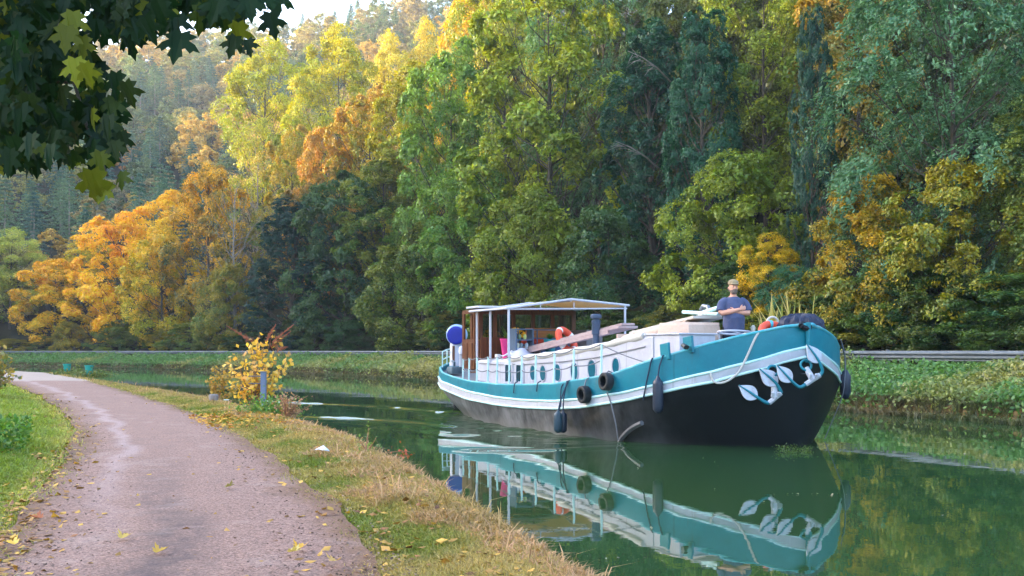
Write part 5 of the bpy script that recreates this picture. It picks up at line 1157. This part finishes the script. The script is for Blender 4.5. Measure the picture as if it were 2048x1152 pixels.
for x, y, cname, lab in ((595, 1103, (224, 168, 40), 'large curled golden leaf lying on the path near the verge'), (672, 1127, (216, 170, 96), 'pale tan leaf lying on the path, closest to the verge'), (578, 1110, (216, 190, 110), 'small pale yellow leaf lying right beside the large golden one'),
        (82, 1041, (176, 92, 34), 'brown orange leaf lying at the grassy edge of the path'), (312, 1111, (206, 160, 50), 'yellow leaf lying on the middle of the path'), (242, 1082, (214, 176, 80), 'pale leaf lying alone towards the grassy side of the path'),
        (30, 1094, (222, 176, 40), 'bright yellow leaf among the litter at the grassy edge'), (452, 978, (150, 138, 80), 'dull olive leaf lying in the middle distance of the path')):
    gx, gy = G(x, y, .425); mb = MB(); a = rl.uniform(0, 6.28); maple_leaf(mb, (0, 0, .012), (math.cos(a), math.sin(a), .1), (rl.gauss(0, .25), rl.gauss(0, .25)-.2, 1), .085, -.5)
    o = mb.build('fallen_leaf', leafmat('leaf_'+lab.split()[0]+str(x), lin(*cname), lin(*cname), .2, .05, 0)); o.location = (gx, gy, .43); tag(o, lab, 'leaf', 'fallen leaves on the path')
X, Y = sample(16000, 3.6, 20, lambda d: np.interp(d, PL[2:-3, 1], PL[2:-3, 0])-.2, lambda d: np.interp(d, PR[2:-3, 1], PR[2:-3, 0])+.2, rg, 1.6)
Q = np.stack([X, Y], 1); pe = np.minimum(np.abs(sdist(Q, PL)), np.abs(sdist(Q, PR))); m = rg.random(len(X)) < (.35+.65*np.exp(-(pe/.35)**2))*(.25+1.2*vnoise(X, Y, .5, 91)); X, Y = X[m], Y[m]
flat_leaves('path_grit', X, Y, .418+.006*rg.random(len(X)), rg.uniform(.008, .028, len(X)), rg, leafmat('grit', L_(70, 52, 46), L_(150, 124, 110), .05, .02, 1.0))
# ------------------------------------------------------------------ things on the near bank
galv = paint('blue_grey_steel', lin(112, 124, 150), .5, lin(84, 94, 112), .4, 4)
gx, gy = G(527, 818, .42); po = thing('mooring_post', 'blue grey steel post with two short rungs in front of the yellow shrub', 'post', (gx, gy, .38)); ORG[po.name] = (0, 0, 0)
mb = MB(); mb.box((0, -.045, .42), (.11, .012, .86)); mb.box((0, .045, .42), (.11, .012, .86)); mb.box((0, 0, .42), (.012, .08, .86)); mb.build('post', galv, po); MB().box((0, 0, .86), (.13, .12, .02)).build('cap', zinc, po)
for z in (.76, .6): MB().tube([(-.04, 0, z), (-.34, .03, z+.005)], .011, 6).build('rung', zinc, po)
gx, gy = G(427, 806, .42); mb = MB(); mb.lathe([(.115, -.1), (.11, .12), (.12, .2), (.1, .235), (.0, .24)], (0, 0, 0), 14)
o = mb.build('bollard', paint('weathered_concrete', lin(150, 138, 132), .9, lin(86, 78, 78), .6, 8, bump=.5)); o.location = (gx, gy, .4); tag(o, 'short weathered grey bollard at the water edge beside the yellow shrub', 'bollard')
tubm = paint('teal_green_tub', lin(24, 150, 138), .4, lin(14, 104, 100), .4, 4)
for x, y, lab in ((134, 749, 'teal green tub among weeds at the canal edge, the farther one'), (178, 754, 'teal green tub among weeds at the canal edge, the nearer one')):
    gx, gy = G(x, y, .42); o = thing('green_tub', lab, 'tub', (gx, gy, .4), 0, 'teal green tubs at the canal edge'); ORG[o.name] = (0, 0, 0)
    MB().lathe([(.14, .0), (.15, .12), (.2, .55), (.215, .56), (.215, .6), (.18, .6), (.16, .4)], (0, 0, 0), 18).build('tub', tubm, o)
    n = 700; C = np.stack([rg.normal(size=n)*.42, rg.normal(size=n)*.3-.1, np.abs(rg.normal(size=n))*.16], 1); V, Fq = leaf_quads(C, unit(rg.normal(size=(n, 3))+np.array([0, 0, .6])), rg.uniform(.1, .2, n), rg, .4)
    wd = link('weed_bush', np_mesh('weed_bush', V, Fq, {'hv': rg.random(n), 'lv': rg.random(n)}), leafmat('tub_weed', L_(70, 100, 36), L_(140, 136, 60))); wd.location = (gx+.25, gy, .4)
    tag(wd, 'tuft of green weeds around the '+('farther' if x < 150 else 'nearer')+' teal green tub', 'weeds', 'weeds round the green tubs')
mb = MB(); rr = random.Random(3); 
vs = [(.09*math.cos(a)*(1+rr.uniform(-.3, .3)), .06*math.sin(a)*(1+rr.uniform(-.3, .3)), rr.uniform(0, .05)) for a in np.linspace(0, 6.28, 9)[:-1]]+[(0, 0, .085)]
mb.add(vs, [[i, (i+1) % 8, 8] for i in range(8)]); o = mb.build('paper_scrap', paint('white_paper', lin(236, 234, 240), .7)); gx, gy = G(647, 908, .46); o.location = (gx, gy, .48); tag(o, 'crumpled white scrap of paper lying in the dry grass of the verge', 'litter')
def twiggy(name, lab, cat, base, stems, leafn, size, col, tint, seed, spiky=None, stemcol=None, leafstart=.3, parts=('stem', 'foliage')):
    """a small plant: curved stems from base to tips with leaves along their upper part"""
    rg = np.random.default_rng(seed); o = thing(name, lab, cat, base); ORG[o.name] = (0, 0, 0); mb = MB(); C = []
    for tip in stems:
        tip = np.array(tip, float); c = np.array([rg.normal()*.06, rg.normal()*.06, 0]); m = .5*(c+tip)+np.array([0, 0, .12*np.linalg.norm(tip)])+rg.normal(size=3)*.05
        q = [c*(1-t)**2+2*m*t*(1-t)+tip*t*t for t in np.linspace(0, 1, 7)]; mb.tube(q, list(np.linspace(.014, .004, 7)), 5)
        t = rg.uniform(leafstart, 1.02, leafn)[:, None]; C.append(c*(1-t)**2+2*m*t*(1-t)+tip*t*t+rg.normal(size=(leafn, 3))*.06)
    C = np.vstack(C); V, Fq = leaf_quads(C, unit(rg.normal(size=C.shape)+np.array([0, -.6, .5])), size*rg.uniform(.6, 1.35, len(C)), rg, .75, rg.normal(size=C.shape)+np.array([0, 0, -.8]))
    mb.build(parts[0], stemcol or paint('brown_stem', lin(150, 106, 74), .8), o)
    f = link(parts[1], np_mesh(name, V, Fq, {'hv': np.clip(rg.random(len(C))**1.3, 0, 1), 'lv': rg.random(len(C))}), leafmat(name+'_leaf', col, tint, .42, .05, .6), o)
    if spiky:
        mb = MB()
        for a, b in spiky:
            a = np.array(a, float); b = np.array(b, float)
            for k in range(60): 
                t = rg.random(); c = a+(b-a)*t; e = c+unit(rg.normal(size=3)+(b-a)*2)*.1*(1.1-t); mb.tube([c, e], [.012, .004], 4)
            mb.tube([a, b], [.015, .006], 5)
        mb.build('seed_head', paint('rust_seed_head', lin(168, 98, 66), .8), o)
    return o
gx, gy = G(508, 818, .4); gx *= 1.035; gy *= 1.035; sc_ = gy/2000
def rel(x, y, dy=0): return ((x-508)*sc_, dy, (822-y)*sc_)
tips = [rel(520, 672), rel(545, 668, .1), rel(500, 690, -.1), rel(560, 690), rel(530, 700, -.15), rel(575, 735), rel(580, 722, .1), rel(470, 720), rel(458, 735, -.1), rel(485, 705), rel(550, 760, -.1), rel(560, 780), rel(515, 740, -.2), rel(540, 725, .2), rel(525, 690, .1), rel(495, 760), rel(548, 790, -.1), rel(505, 700, .2), rel(535, 750, -.25), rel(466, 772, -.1), rel(480, 790, -.15)]
twiggy('yellow_shrub', 'shrub with big yellow leaves and rusty seed heads growing around the steel post', 'shrub', (gx, gy, .38), tips, 25, .125, L_(246, 204, 72), L_(230, 172, 84), 14,
       spiky=[(rel(505, 690), rel(452, 657)), (rel(545, 690), rel(588, 655)), (rel(540, 700, .1), rel(580, 668, .1)), (rel(555, 705), rel(575, 700)), (rel(532, 690), rel(552, 654))])
gx2, gy2 = G(432, 800, .4); s2 = gy2/2000
twiggy('orange_shrub', 'small orange and olive leaved shrub leaning over the grey bollard', 'shrub', (gx2, gy2+.3, .3), [((x-432)*s2, 0, (800-y)*s2) for x, y in ((425, 730), (445, 733), (412, 752), (455, 738), (420, 765), (440, 750), (465, 772))], 70, .08, L_(220, 160, 44), L_(150, 138, 56), 15, leafstart=.35)
gx, gy = G(548, 832, .4)
n = 1600; C = np.stack([rg.normal(size=n)*.3-.12, rg.normal(size=n)*.2, np.abs(rg.normal(size=n))*.17], 1); V, Fq = leaf_quads(C, unit(rg.normal(size=(n, 3))+np.array([0, -.3, .6])), rg.uniform(.04, .1, n), rg, .45)
o = link('weed_bush', np_mesh('weed_bush', V, Fq, {'hv': rg.random(n)**2, 'lv': rg.random(n)}), leafmat('green_weed_leaf', L_(84, 134, 44), L_(150, 150, 60))); o.location = (gx, gy, .4); tag(o, 'clump of fresh green weeds at the foot of the steel post', 'weeds')
gx, gy = G(575, 840, .36); twiggy('rusty_plant', 'dried rust brown plant at the water edge beside the steel post', 'plant', (gx, gy, .3), [(rg.normal()*.2, rg.normal()*.15, rg.uniform(.25, .55)) for k in range(26)], 14, .05, L_(170, 112, 80), L_(196, 150, 100), 16, leafstart=.2)
gx, gy = G(735, 905, .3); twiggy('overhanging_twig', 'low twig with orange red leaves reaching out over the water from the verge', 'twig', (gx-.1, gy, .18), [(.72, .1, .08), (.68, .1, .12), (.62, .05, .06)], 9, .055, L_(206, 92, 44), L_(190, 120, 60), 17, leafstart=.55)
gx, gy = G(742, 915, .34); twiggy('green_sprig', 'thin green sprig standing at the water edge beside the orange red twig', 'plant', (gx-.05, gy, .3), [(.02, 0, .42), (.12, 0, .3), (-.1, 0, .26), (.0, .05, .2)], 12, .05, L_(104, 134, 50), L_(130, 140, 60), 18)
gx, gy = G(-6, 792, .55); twiggy('roadside_bush', 'leafy bush with yellowing leaves at the grassy edge of the path', 'shrub', (gx-.35, gy, .45), [(rg.normal()*.42+.0, rg.normal()*.4, rg.uniform(.4, 1.45)) for k in range(60)], 34, .11, L_(96, 112, 40), L_(196, 156, 60), 19, leafstart=.15)
gx, gy = G(1586, 903); n = 500; a = rg.uniform(0, 6.283, n); C = np.stack([.24*np.cos(a)+rg.normal(size=n)*.05, .14*np.sin(a)+rg.normal(size=n)*.04-.1, .0+np.abs(rg.normal(size=n))*.035+.04*(np.sin(a) > 0)], 1); V, Fq = leaf_quads(C, unit(rg.normal(size=(n, 3))+np.array([0, 0, 1])), rg.uniform(.02, .06, n), rg, .4)
o = link('floating_foliage', np_mesh('floating_foliage', V, Fq, {'hv': rg.random(n), 'lv': rg.random(n)}), leafmat('water_weed_leaf', L_(96, 116, 40), L_(60, 84, 36))); o.location = (gx, gy, 0); tag(o, 'clump of floating green weed pushed along by the stem of the barge', 'water weed')
# flecks floating on the water
fx = []; 
for x, y, n, sx, sy in ((1640, 990, 14, .3, .05), (1110, 1060, 34, .4, .05), (1180, 1120, 18, .3, .05), (1900, 912, 5, 1.2, .5), (1800, 1000, 6, 1.4, .8), (1950, 1050, 4, 1, .8), (1400, 925, 8, 1.5, .6), (760, 800, 20, 5, 4)):
    gx, gy = G(x, y); fx.append(np.stack([gx+rg.normal(size=n)*sx, gy+rg.normal(size=n)*sy], 1))
fx = np.vstack(fx); fx = fx[(-sdist(fx, NE) < -.2)]
flat_leaves('floating_leaves', fx[:, 0], fx[:, 1], .012+0*fx[:, 0], rg.uniform(.012, .04, len(fx)), rg, leafmat('floating_fleck', L_(150, 142, 110), L_(120, 108, 70), .1, .05))
# ------------------------------------------------------------------ overhanging maple (its trunk stands just outside the view)
mt = thing('maple_tree', 'maple branch with dark backlit lobed leaves hanging into the upper corner', 'tree', (-4.9, 5.4, .5)); ORG[mt.name] = (-4.9, 5.4, .5)
mb = MB(); mb.tube(smooth([(-4.9, 5.4, -.2), (-4.85, 5.4, 1.5), (-4.8, 5.35, 3.2), (-4.9, 5.5, 5.5), (-4.8, 5.6, 8)], 16), list(np.linspace(.24, .08, 16)), 12); mb.build('trunk', bark, mt)
def pix(x, y, d): return tuple(P(x, y, d))
limbs = [[(-4.82, 5.35, 3.3), (-3.6, 4.9, 3.75), pix(330, -90, 4.4), pix(560, -20, 4.4)], [(-3.6, 4.9, 3.75), pix(120, -40, 4.2), pix(150, 120, 4.0), pix(130, 235, 3.9), pix(178, 320, 3.9), pix(215, 352, 3.9)],
         [(-4.8, 5.4, 2.6), (-3.3, 4.8, 3.0), pix(40, 150, 4.3), pix(190, 175, 4.2), pix(235, 172, 4.2)], [pix(330, -90, 4.4), pix(350, 10, 4.4), pix(357, 70, 4.4)], [pix(150, 120, 4.0), pix(60, 220, 4.2), pix(30, 320, 4.2)],
         [pix(440, -40, 4.4), pix(455, 30, 4.4), pix(470, 60, 4.4)], [(-4.85, 5.45, 4.6), (-3.6, 4.2, 5.2), (-2, 3.6, 5.4)], [(-4.85, 5.45, 4.2), (-5.6, 4.2, 4.8), (-6, 3, 5)]]
mb = MB()
for l in limbs:
    q = smooth(l, 14); r0 = .06 if l[0][0] < -4.5 else .016; mb.tube(q, list(np.linspace(r0, .005, 14)), 6)
mb.build('branches', bark, mt)
mb = MB(); hv = []; lv = []
def hang(x, y, d, s, h, tip=None, face=None):
    t = tip or (rl.gauss(0, .35), rl.gauss(0, .25), -1); n = face or (rl.gauss(0, .55), -1 if rl.random() < .75 else 1, rl.gauss(.25, .5)); c = P(x, y, d)
    tn = Vector(t).normalized(); maple_leaf(mb, Vector(c)-tn*s*.5, t, n, s, rl.uniform(.15, .7)); hv.extend((h, h)); q_ = rl.random(); lv.extend((q_, min(1, q_+.12)))
def zone(x0, y0, x1, y1, n, d0=3.6, d1=5.0, sl=0):
    for _ in range(n):
        x = rl.uniform(x0, x1); y = rl.uniform(y0, y1); hang(x, y+sl*(x-x0), rl.uniform(d0, d1), rl.uniform(.068, .108), rl.choice((0, 0, .03, .06, .12, .3, .7)) if rl.random() < .5 else 0)
zone(-60, -40, 130, 120, 215); zone(-60, 110, 90, 240, 130); zone(-60, 230, 75, 335, 72); zone(75, 235, 150, 322, 26); zone(95, 110, 200, 250, 44); zone(120, 30, 190, 110, 16); zone(190, -40, 340, 72, 100); zone(320, -40, 490, 40, 70); zone(470, -45, 565, 6, 24); zone(130, -40, 200, 10, 30); zone(150, 215, 236, 320, 34)
for x, y, s, h in ((262, 88, .15, 0), (355, 92, .19, 0), (352, 50, .15, 0), (402, 40, .15, .1), (478, 70, .13, .75), (465, 92, .12, .05), (498, 95, .1, 0), (500, 15, .14, 0), (545, 50, .14, 0), (232, 172, .15, 0), (258, 188, .13, .1), (152, 142, .14, .9), (176, 150, .12, 1), (146, 48, .14, .55), (132, 78, .14, .6), (165, 95, .12, .55),
                  (188, 372, .17, .6), (207, 385, .12, .65), (244, 285, .12, .05), (232, 300, .1, .1), (243, 360, .1, .2), (200, 325, .12, .35), (215, 255, .14, .05), (60, 292, .14, .0), (18, 325, .14, .0), (98, 312, .13, .0), (120, 285, .13, .05), (40, 255, .14, .0), (225, 215, .13, .1), (300, 60, .14, 0), (320, 30, .15, 0), (430, 20, .15, 0), (455, 40, .13, .1)): hang(x, y, rl.uniform(3.45, 3.75), s*.66, h, (rl.gauss(0, .2), rl.gauss(0, .2), -1), (rl.gauss(0, .3), -1, rl.gauss(.1, .2)))
for _ in range(420): hang(rl.uniform(-900, 500), rl.uniform(-700, -60), rl.uniform(3.6, 6), rl.uniform(.11, .17), rl.random()**3)
fo = mb.build('foliage', leafmat('maple_leaf', (.011, .034, .01), (.26, .27, .018), .5, .01, .6), mt); face_attr(fo.data, hv, lv)  # colour carries the light: dark silhouette base, yellow green for leaves lit through
# ------------------------------------------------------------------ the man on the foredeck
skin = paint('skin', lin(222, 160, 134), .5, lin(200, 122, 100), .35, 14); shirtm = paint('navy_tshirt', lin(82, 88, 120), .9, lin(54, 60, 90), .5, 9, bump=.5, bscale=18); trsm = paint('dark_trousers', lin(24, 26, 38), .9, lin(14, 15, 22), .5, 6)
hairm = paint('grey_beard', lin(120, 104, 94), .9, lin(70, 58, 52), .5, 40); capm = paint('tan_cap', lin(156, 138, 106), .9, lin(116, 98, 72), .4, 10, bump=.4, bscale=30)
pb = bw(1.66, .05, 1.26); FACE = math.radians(8); pe_ = thing('person', 'man in a navy T-shirt and tan flat cap standing with crossed arms on the foredeck', 'person', pb, FACE); ORG[pe_.name] = (0, 0, 0)
def ell(c, rx, ry, n=20, ax=None):
    return [Vector((c[0]+rx*math.cos(2*math.pi*k/n), c[1]+ry*math.sin(2*math.pi*k/n), c[2])) for k in range(n)]
def remeshed(mb, name, mat, vox, smooth_it=3, parent=None):
    me = mb.mesh(name); tmp = bpy.data.objects.new('tmp', me); COL.objects.link(tmp)
    r = tmp.modifiers.new('r', 'REMESH'); r.mode = 'VOXEL'; r.voxel_size = vox; s = tmp.modifiers.new('s', 'SMOOTH'); s.iterations = smooth_it; s.factor = .5
    dg = bpy.context.evaluated_depsgraph_get(); out = bpy.data.meshes.new_from_object(tmp.evaluated_get(dg)); bpy.data.objects.remove(tmp); out.materials.clear()
    out.polygons.foreach_set('use_smooth', [True]*len(out.polygons)); return link(name, out, mat, parent)
b = MB()
for sx in (-1, 1):
    b.tube([(sx*.13, .06, .02), (sx*.12, -.1, .04), (sx*.13, -.15, .03)], [.045, .05, .035], 10); b.tube([(sx*.12, .03, .03), (sx*.115, .02, .45), (sx*.1, .0, .86)], [.05, .06, .095], 12)
b.loft([ell((0, .0, .84), .15, .11), ell((0, -.01, .95), .185, .145), ell((0, -.03, 1.08), .185, .165), ell((0, -.01, 1.25), .185, .14), ell((0, .0, 1.38), .19, .12), ell((0, .01, 1.46), .13, .09), ell((0, .01, 1.5), .07, .07)])
b.tube([(0, .015, 1.44), (0, .0, 1.53), (0, -.015, 1.58)], [.07, .062, .06], 14)
hd = [(1.545, .035, .04, -.035), (1.56, .055, .066, -.03), (1.59, .066, .082, -.018), (1.63, .073, .09, -.008), (1.67, .076, .096, .0), (1.71, .074, .095, .003), (1.745, .064, .082, .006), (1.768, .035, .05, .008)]
b.loft([ell((0, cy, z), rx, ry, 20) for z, rx, ry, cy in hd])
b.tube([(0, -.085, 1.68), (0, -.108, 1.652), (0, -.112, 1.64), (0, -.09, 1.63)], [.011, .015, .017, .012], 8)          # nose
for sx in (-1, 1):
    b.tube([(sx*.076, .012, 1.672), (sx*.088, .018, 1.655), (sx*.079, .01, 1.625)], [.012, .02, .01], 8)                 # ear
    b.tube([(sx*.03, -.086, 1.686), (sx*.052, -.074, 1.684)], [.012, .008], 6)                                          # brow
b.tube([(-.028, -.094, 1.605), (0, -.1, 1.606), (.028, -.094, 1.605)], [.006, .009, .006], 6)                            # lips
arm = lambda pts, rs: b.tube(smooth(pts, 12), list(np.interp(np.linspace(0, 1, 12), np.linspace(0, 1, len(rs)), rs)), 12)
arm([(-.2, .0, 1.41), (-.265, -.02, 1.3), (-.275, -.07, 1.17)], [.062, .056, .05]); arm([(.2, .0, 1.41), (.262, -.02, 1.3), (.275, -.07, 1.18)], [.062, .056, .05])
arm([(-.275, -.07, 1.165), (-.14, -.175, 1.185), (.05, -.225, 1.235)], [.052, .048, .032]); arm([(.275, -.07, 1.175), (.14, -.165, 1.165), (-.04, -.19, 1.2)], [.052, .047, .032])
# hands: the right lies on the left upper arm, the left is tucked under the right
def hand(c, dirv, side, palm_n):
    d = Vector(dirv).normalized(); n = Vector(palm_n).normalized(); s = d.cross(n).normalized(); c = Vector(c)
    b.loft([[c+d*t*.085+s*(w_*math.cos(a))+n*(.014*math.sin(a)) for a in np.linspace(0, 2*math.pi, 13)[:-1]] for t, w_ in ((-.1, .027), (.3, .038), (.7, .042), (1.0, .04))])
    for k, L in enumerate((.066, .075, .071, .056)):
        o_ = c+d*.08+s*(-.031+.0205*k); b.tube([o_, o_+d*L*.45+n*.004, o_+d*L*.75-n*.008, o_+d*L-n*.022], [.0098, .0092, .0085, .0075], 7)
    o_ = c+d*.02+s*(-.038 if side > 0 else .038); b.tube([o_, o_+d*.035+s*(-.022 if side > 0 else .022), o_+d*.07+s*(-.026 if side > 0 else .026)-n*.006], [.013, .011, .009], 7)
hand((.055, -.228, 1.237), (.75, .28, .22), 1, (.25, -1, .15)); hand((-.045, -.192, 1.2), (-.85, .3, .1), -1, (-.2, -1, .1))
body = remeshed(b, 'body', skin, .0075, 2, pe_)
t = MB(); t.loft([ell((0, -.01, .78), .205, .165), ell((0, -.02, .95), .212, .18), ell((0, -.035, 1.08), .208, .195), ell((0, -.015, 1.25), .21, .165), ell((0, .0, 1.37), .215, .142), ell((0, .008, 1.43), .19, .12), ell((0, .012, 1.475), .11, .09), ell((0, .01, 1.49), .078, .074)])
for sx in (-1, 1): t.tube(smooth([(sx*.14, .0, 1.4), (sx*.215, -.005, 1.385), (sx*.268, -.025, 1.29), (sx*.285, -.06, 1.205)], 10), list(np.linspace(.085, .074, 10)), 14)
sh_ = remeshed(t, 'shirt', shirtm, .012, 3, pe_)
t = MB(); t.loft([ell((0, .0, .82), .178, .14), ell((0, -.01, .93), .2, .165), ell((0, -.015, .98), .2, .17)])
for sx in (-1, 1): t.tube([(sx*.1, .0, .9), (sx*.115, .015, .48), (sx*.12, .03, .07)], [.118, .09, .075], 14)
remeshed(t, 'trousers', trsm, .014, 3, pe_)
for sx in (-1, 1): MB().loft([[(sx*.125+.052*math.cos(a), -.05+.15*math.sin(a), z) for a in np.linspace(0, 6.283, 17)[:-1]] for z in (0, .05, .085)]).build('shoe', rubber, pe_)
t = MB(); t.loft([ell((0, -.035, 1.53), .045, .048), ell((0, -.04, 1.555), .062, .066), ell((0, -.032, 1.585), .069, .077), ell((0, -.02, 1.612), .074, .084)]); t.tube([(-.04, -.092, 1.618), (0, -.108, 1.62), (.04, -.092, 1.618)], [.008, .013, .008], 8)
remeshed(t, 'beard', hairm, .008, 2, pe_)
t = MB()
for sx in (-1, 1): t.tube([(sx*.07, .02, 1.7), (sx*.076, .05, 1.66), (sx*.06, .085, 1.6)], [.014, .02, .016], 8)
t.loft([ell((0, .03, 1.58), .06, .06), ell((0, .035, 1.64), .074, .074), ell((0, .03, 1.71), .077, .08)]); remeshed(t, 'hair', hairm, .009, 2, pe_)
t = MB(); t.loft([ell((0, .0, 1.708), .085, .105), ell((0, .0, 1.73), .1, .122), ell((0, .01, 1.765), .1, .122), ell((0, .015, 1.798), .082, .1), ell((0, .018, 1.818), .05, .062), ell((0, .02, 1.824), .02, .025)])
t.loft([[Vector((.085*math.cos(a), -.06-.1*max(0, math.sin(a)), 1.722-.012*max(0, math.sin(a))+z)) for a in np.linspace(0, math.pi, 12)] for z in (0, .014)]); remeshed(t, 'cap', capm, .009, 2, pe_)
for sx in (-1, 1):
    MB().lathe([(.001, -.006), (.008, -.004), (.0095, 0), (.008, .005), (.001, .007)], (sx*.03, -.083, 1.668), 10).build('eye', paint('eye_dark', lin(50, 40, 36), .3), pe_)
# ------------------------------------------------------------------ the hazy valley air
m, nt, nd, ln = nodes('haze_air')
out = N(nt, 'ShaderNodeOutputMaterial'); pv_ = N(nt, 'ShaderNodeVolumePrincipled'); pv_.inputs['Color'].default_value = (.86, .91, 1, 1)
pv_.inputs['Density'].default_value = .00036; pv_.inputs['Anisotropy'].default_value = .35
ln.new(pv_.outputs[0], out.inputs['Volume'])
hz = MB().box((0, 0, 79), (1160, 1160, 162)).build('haze', m); tag(hz, kind='stuff')
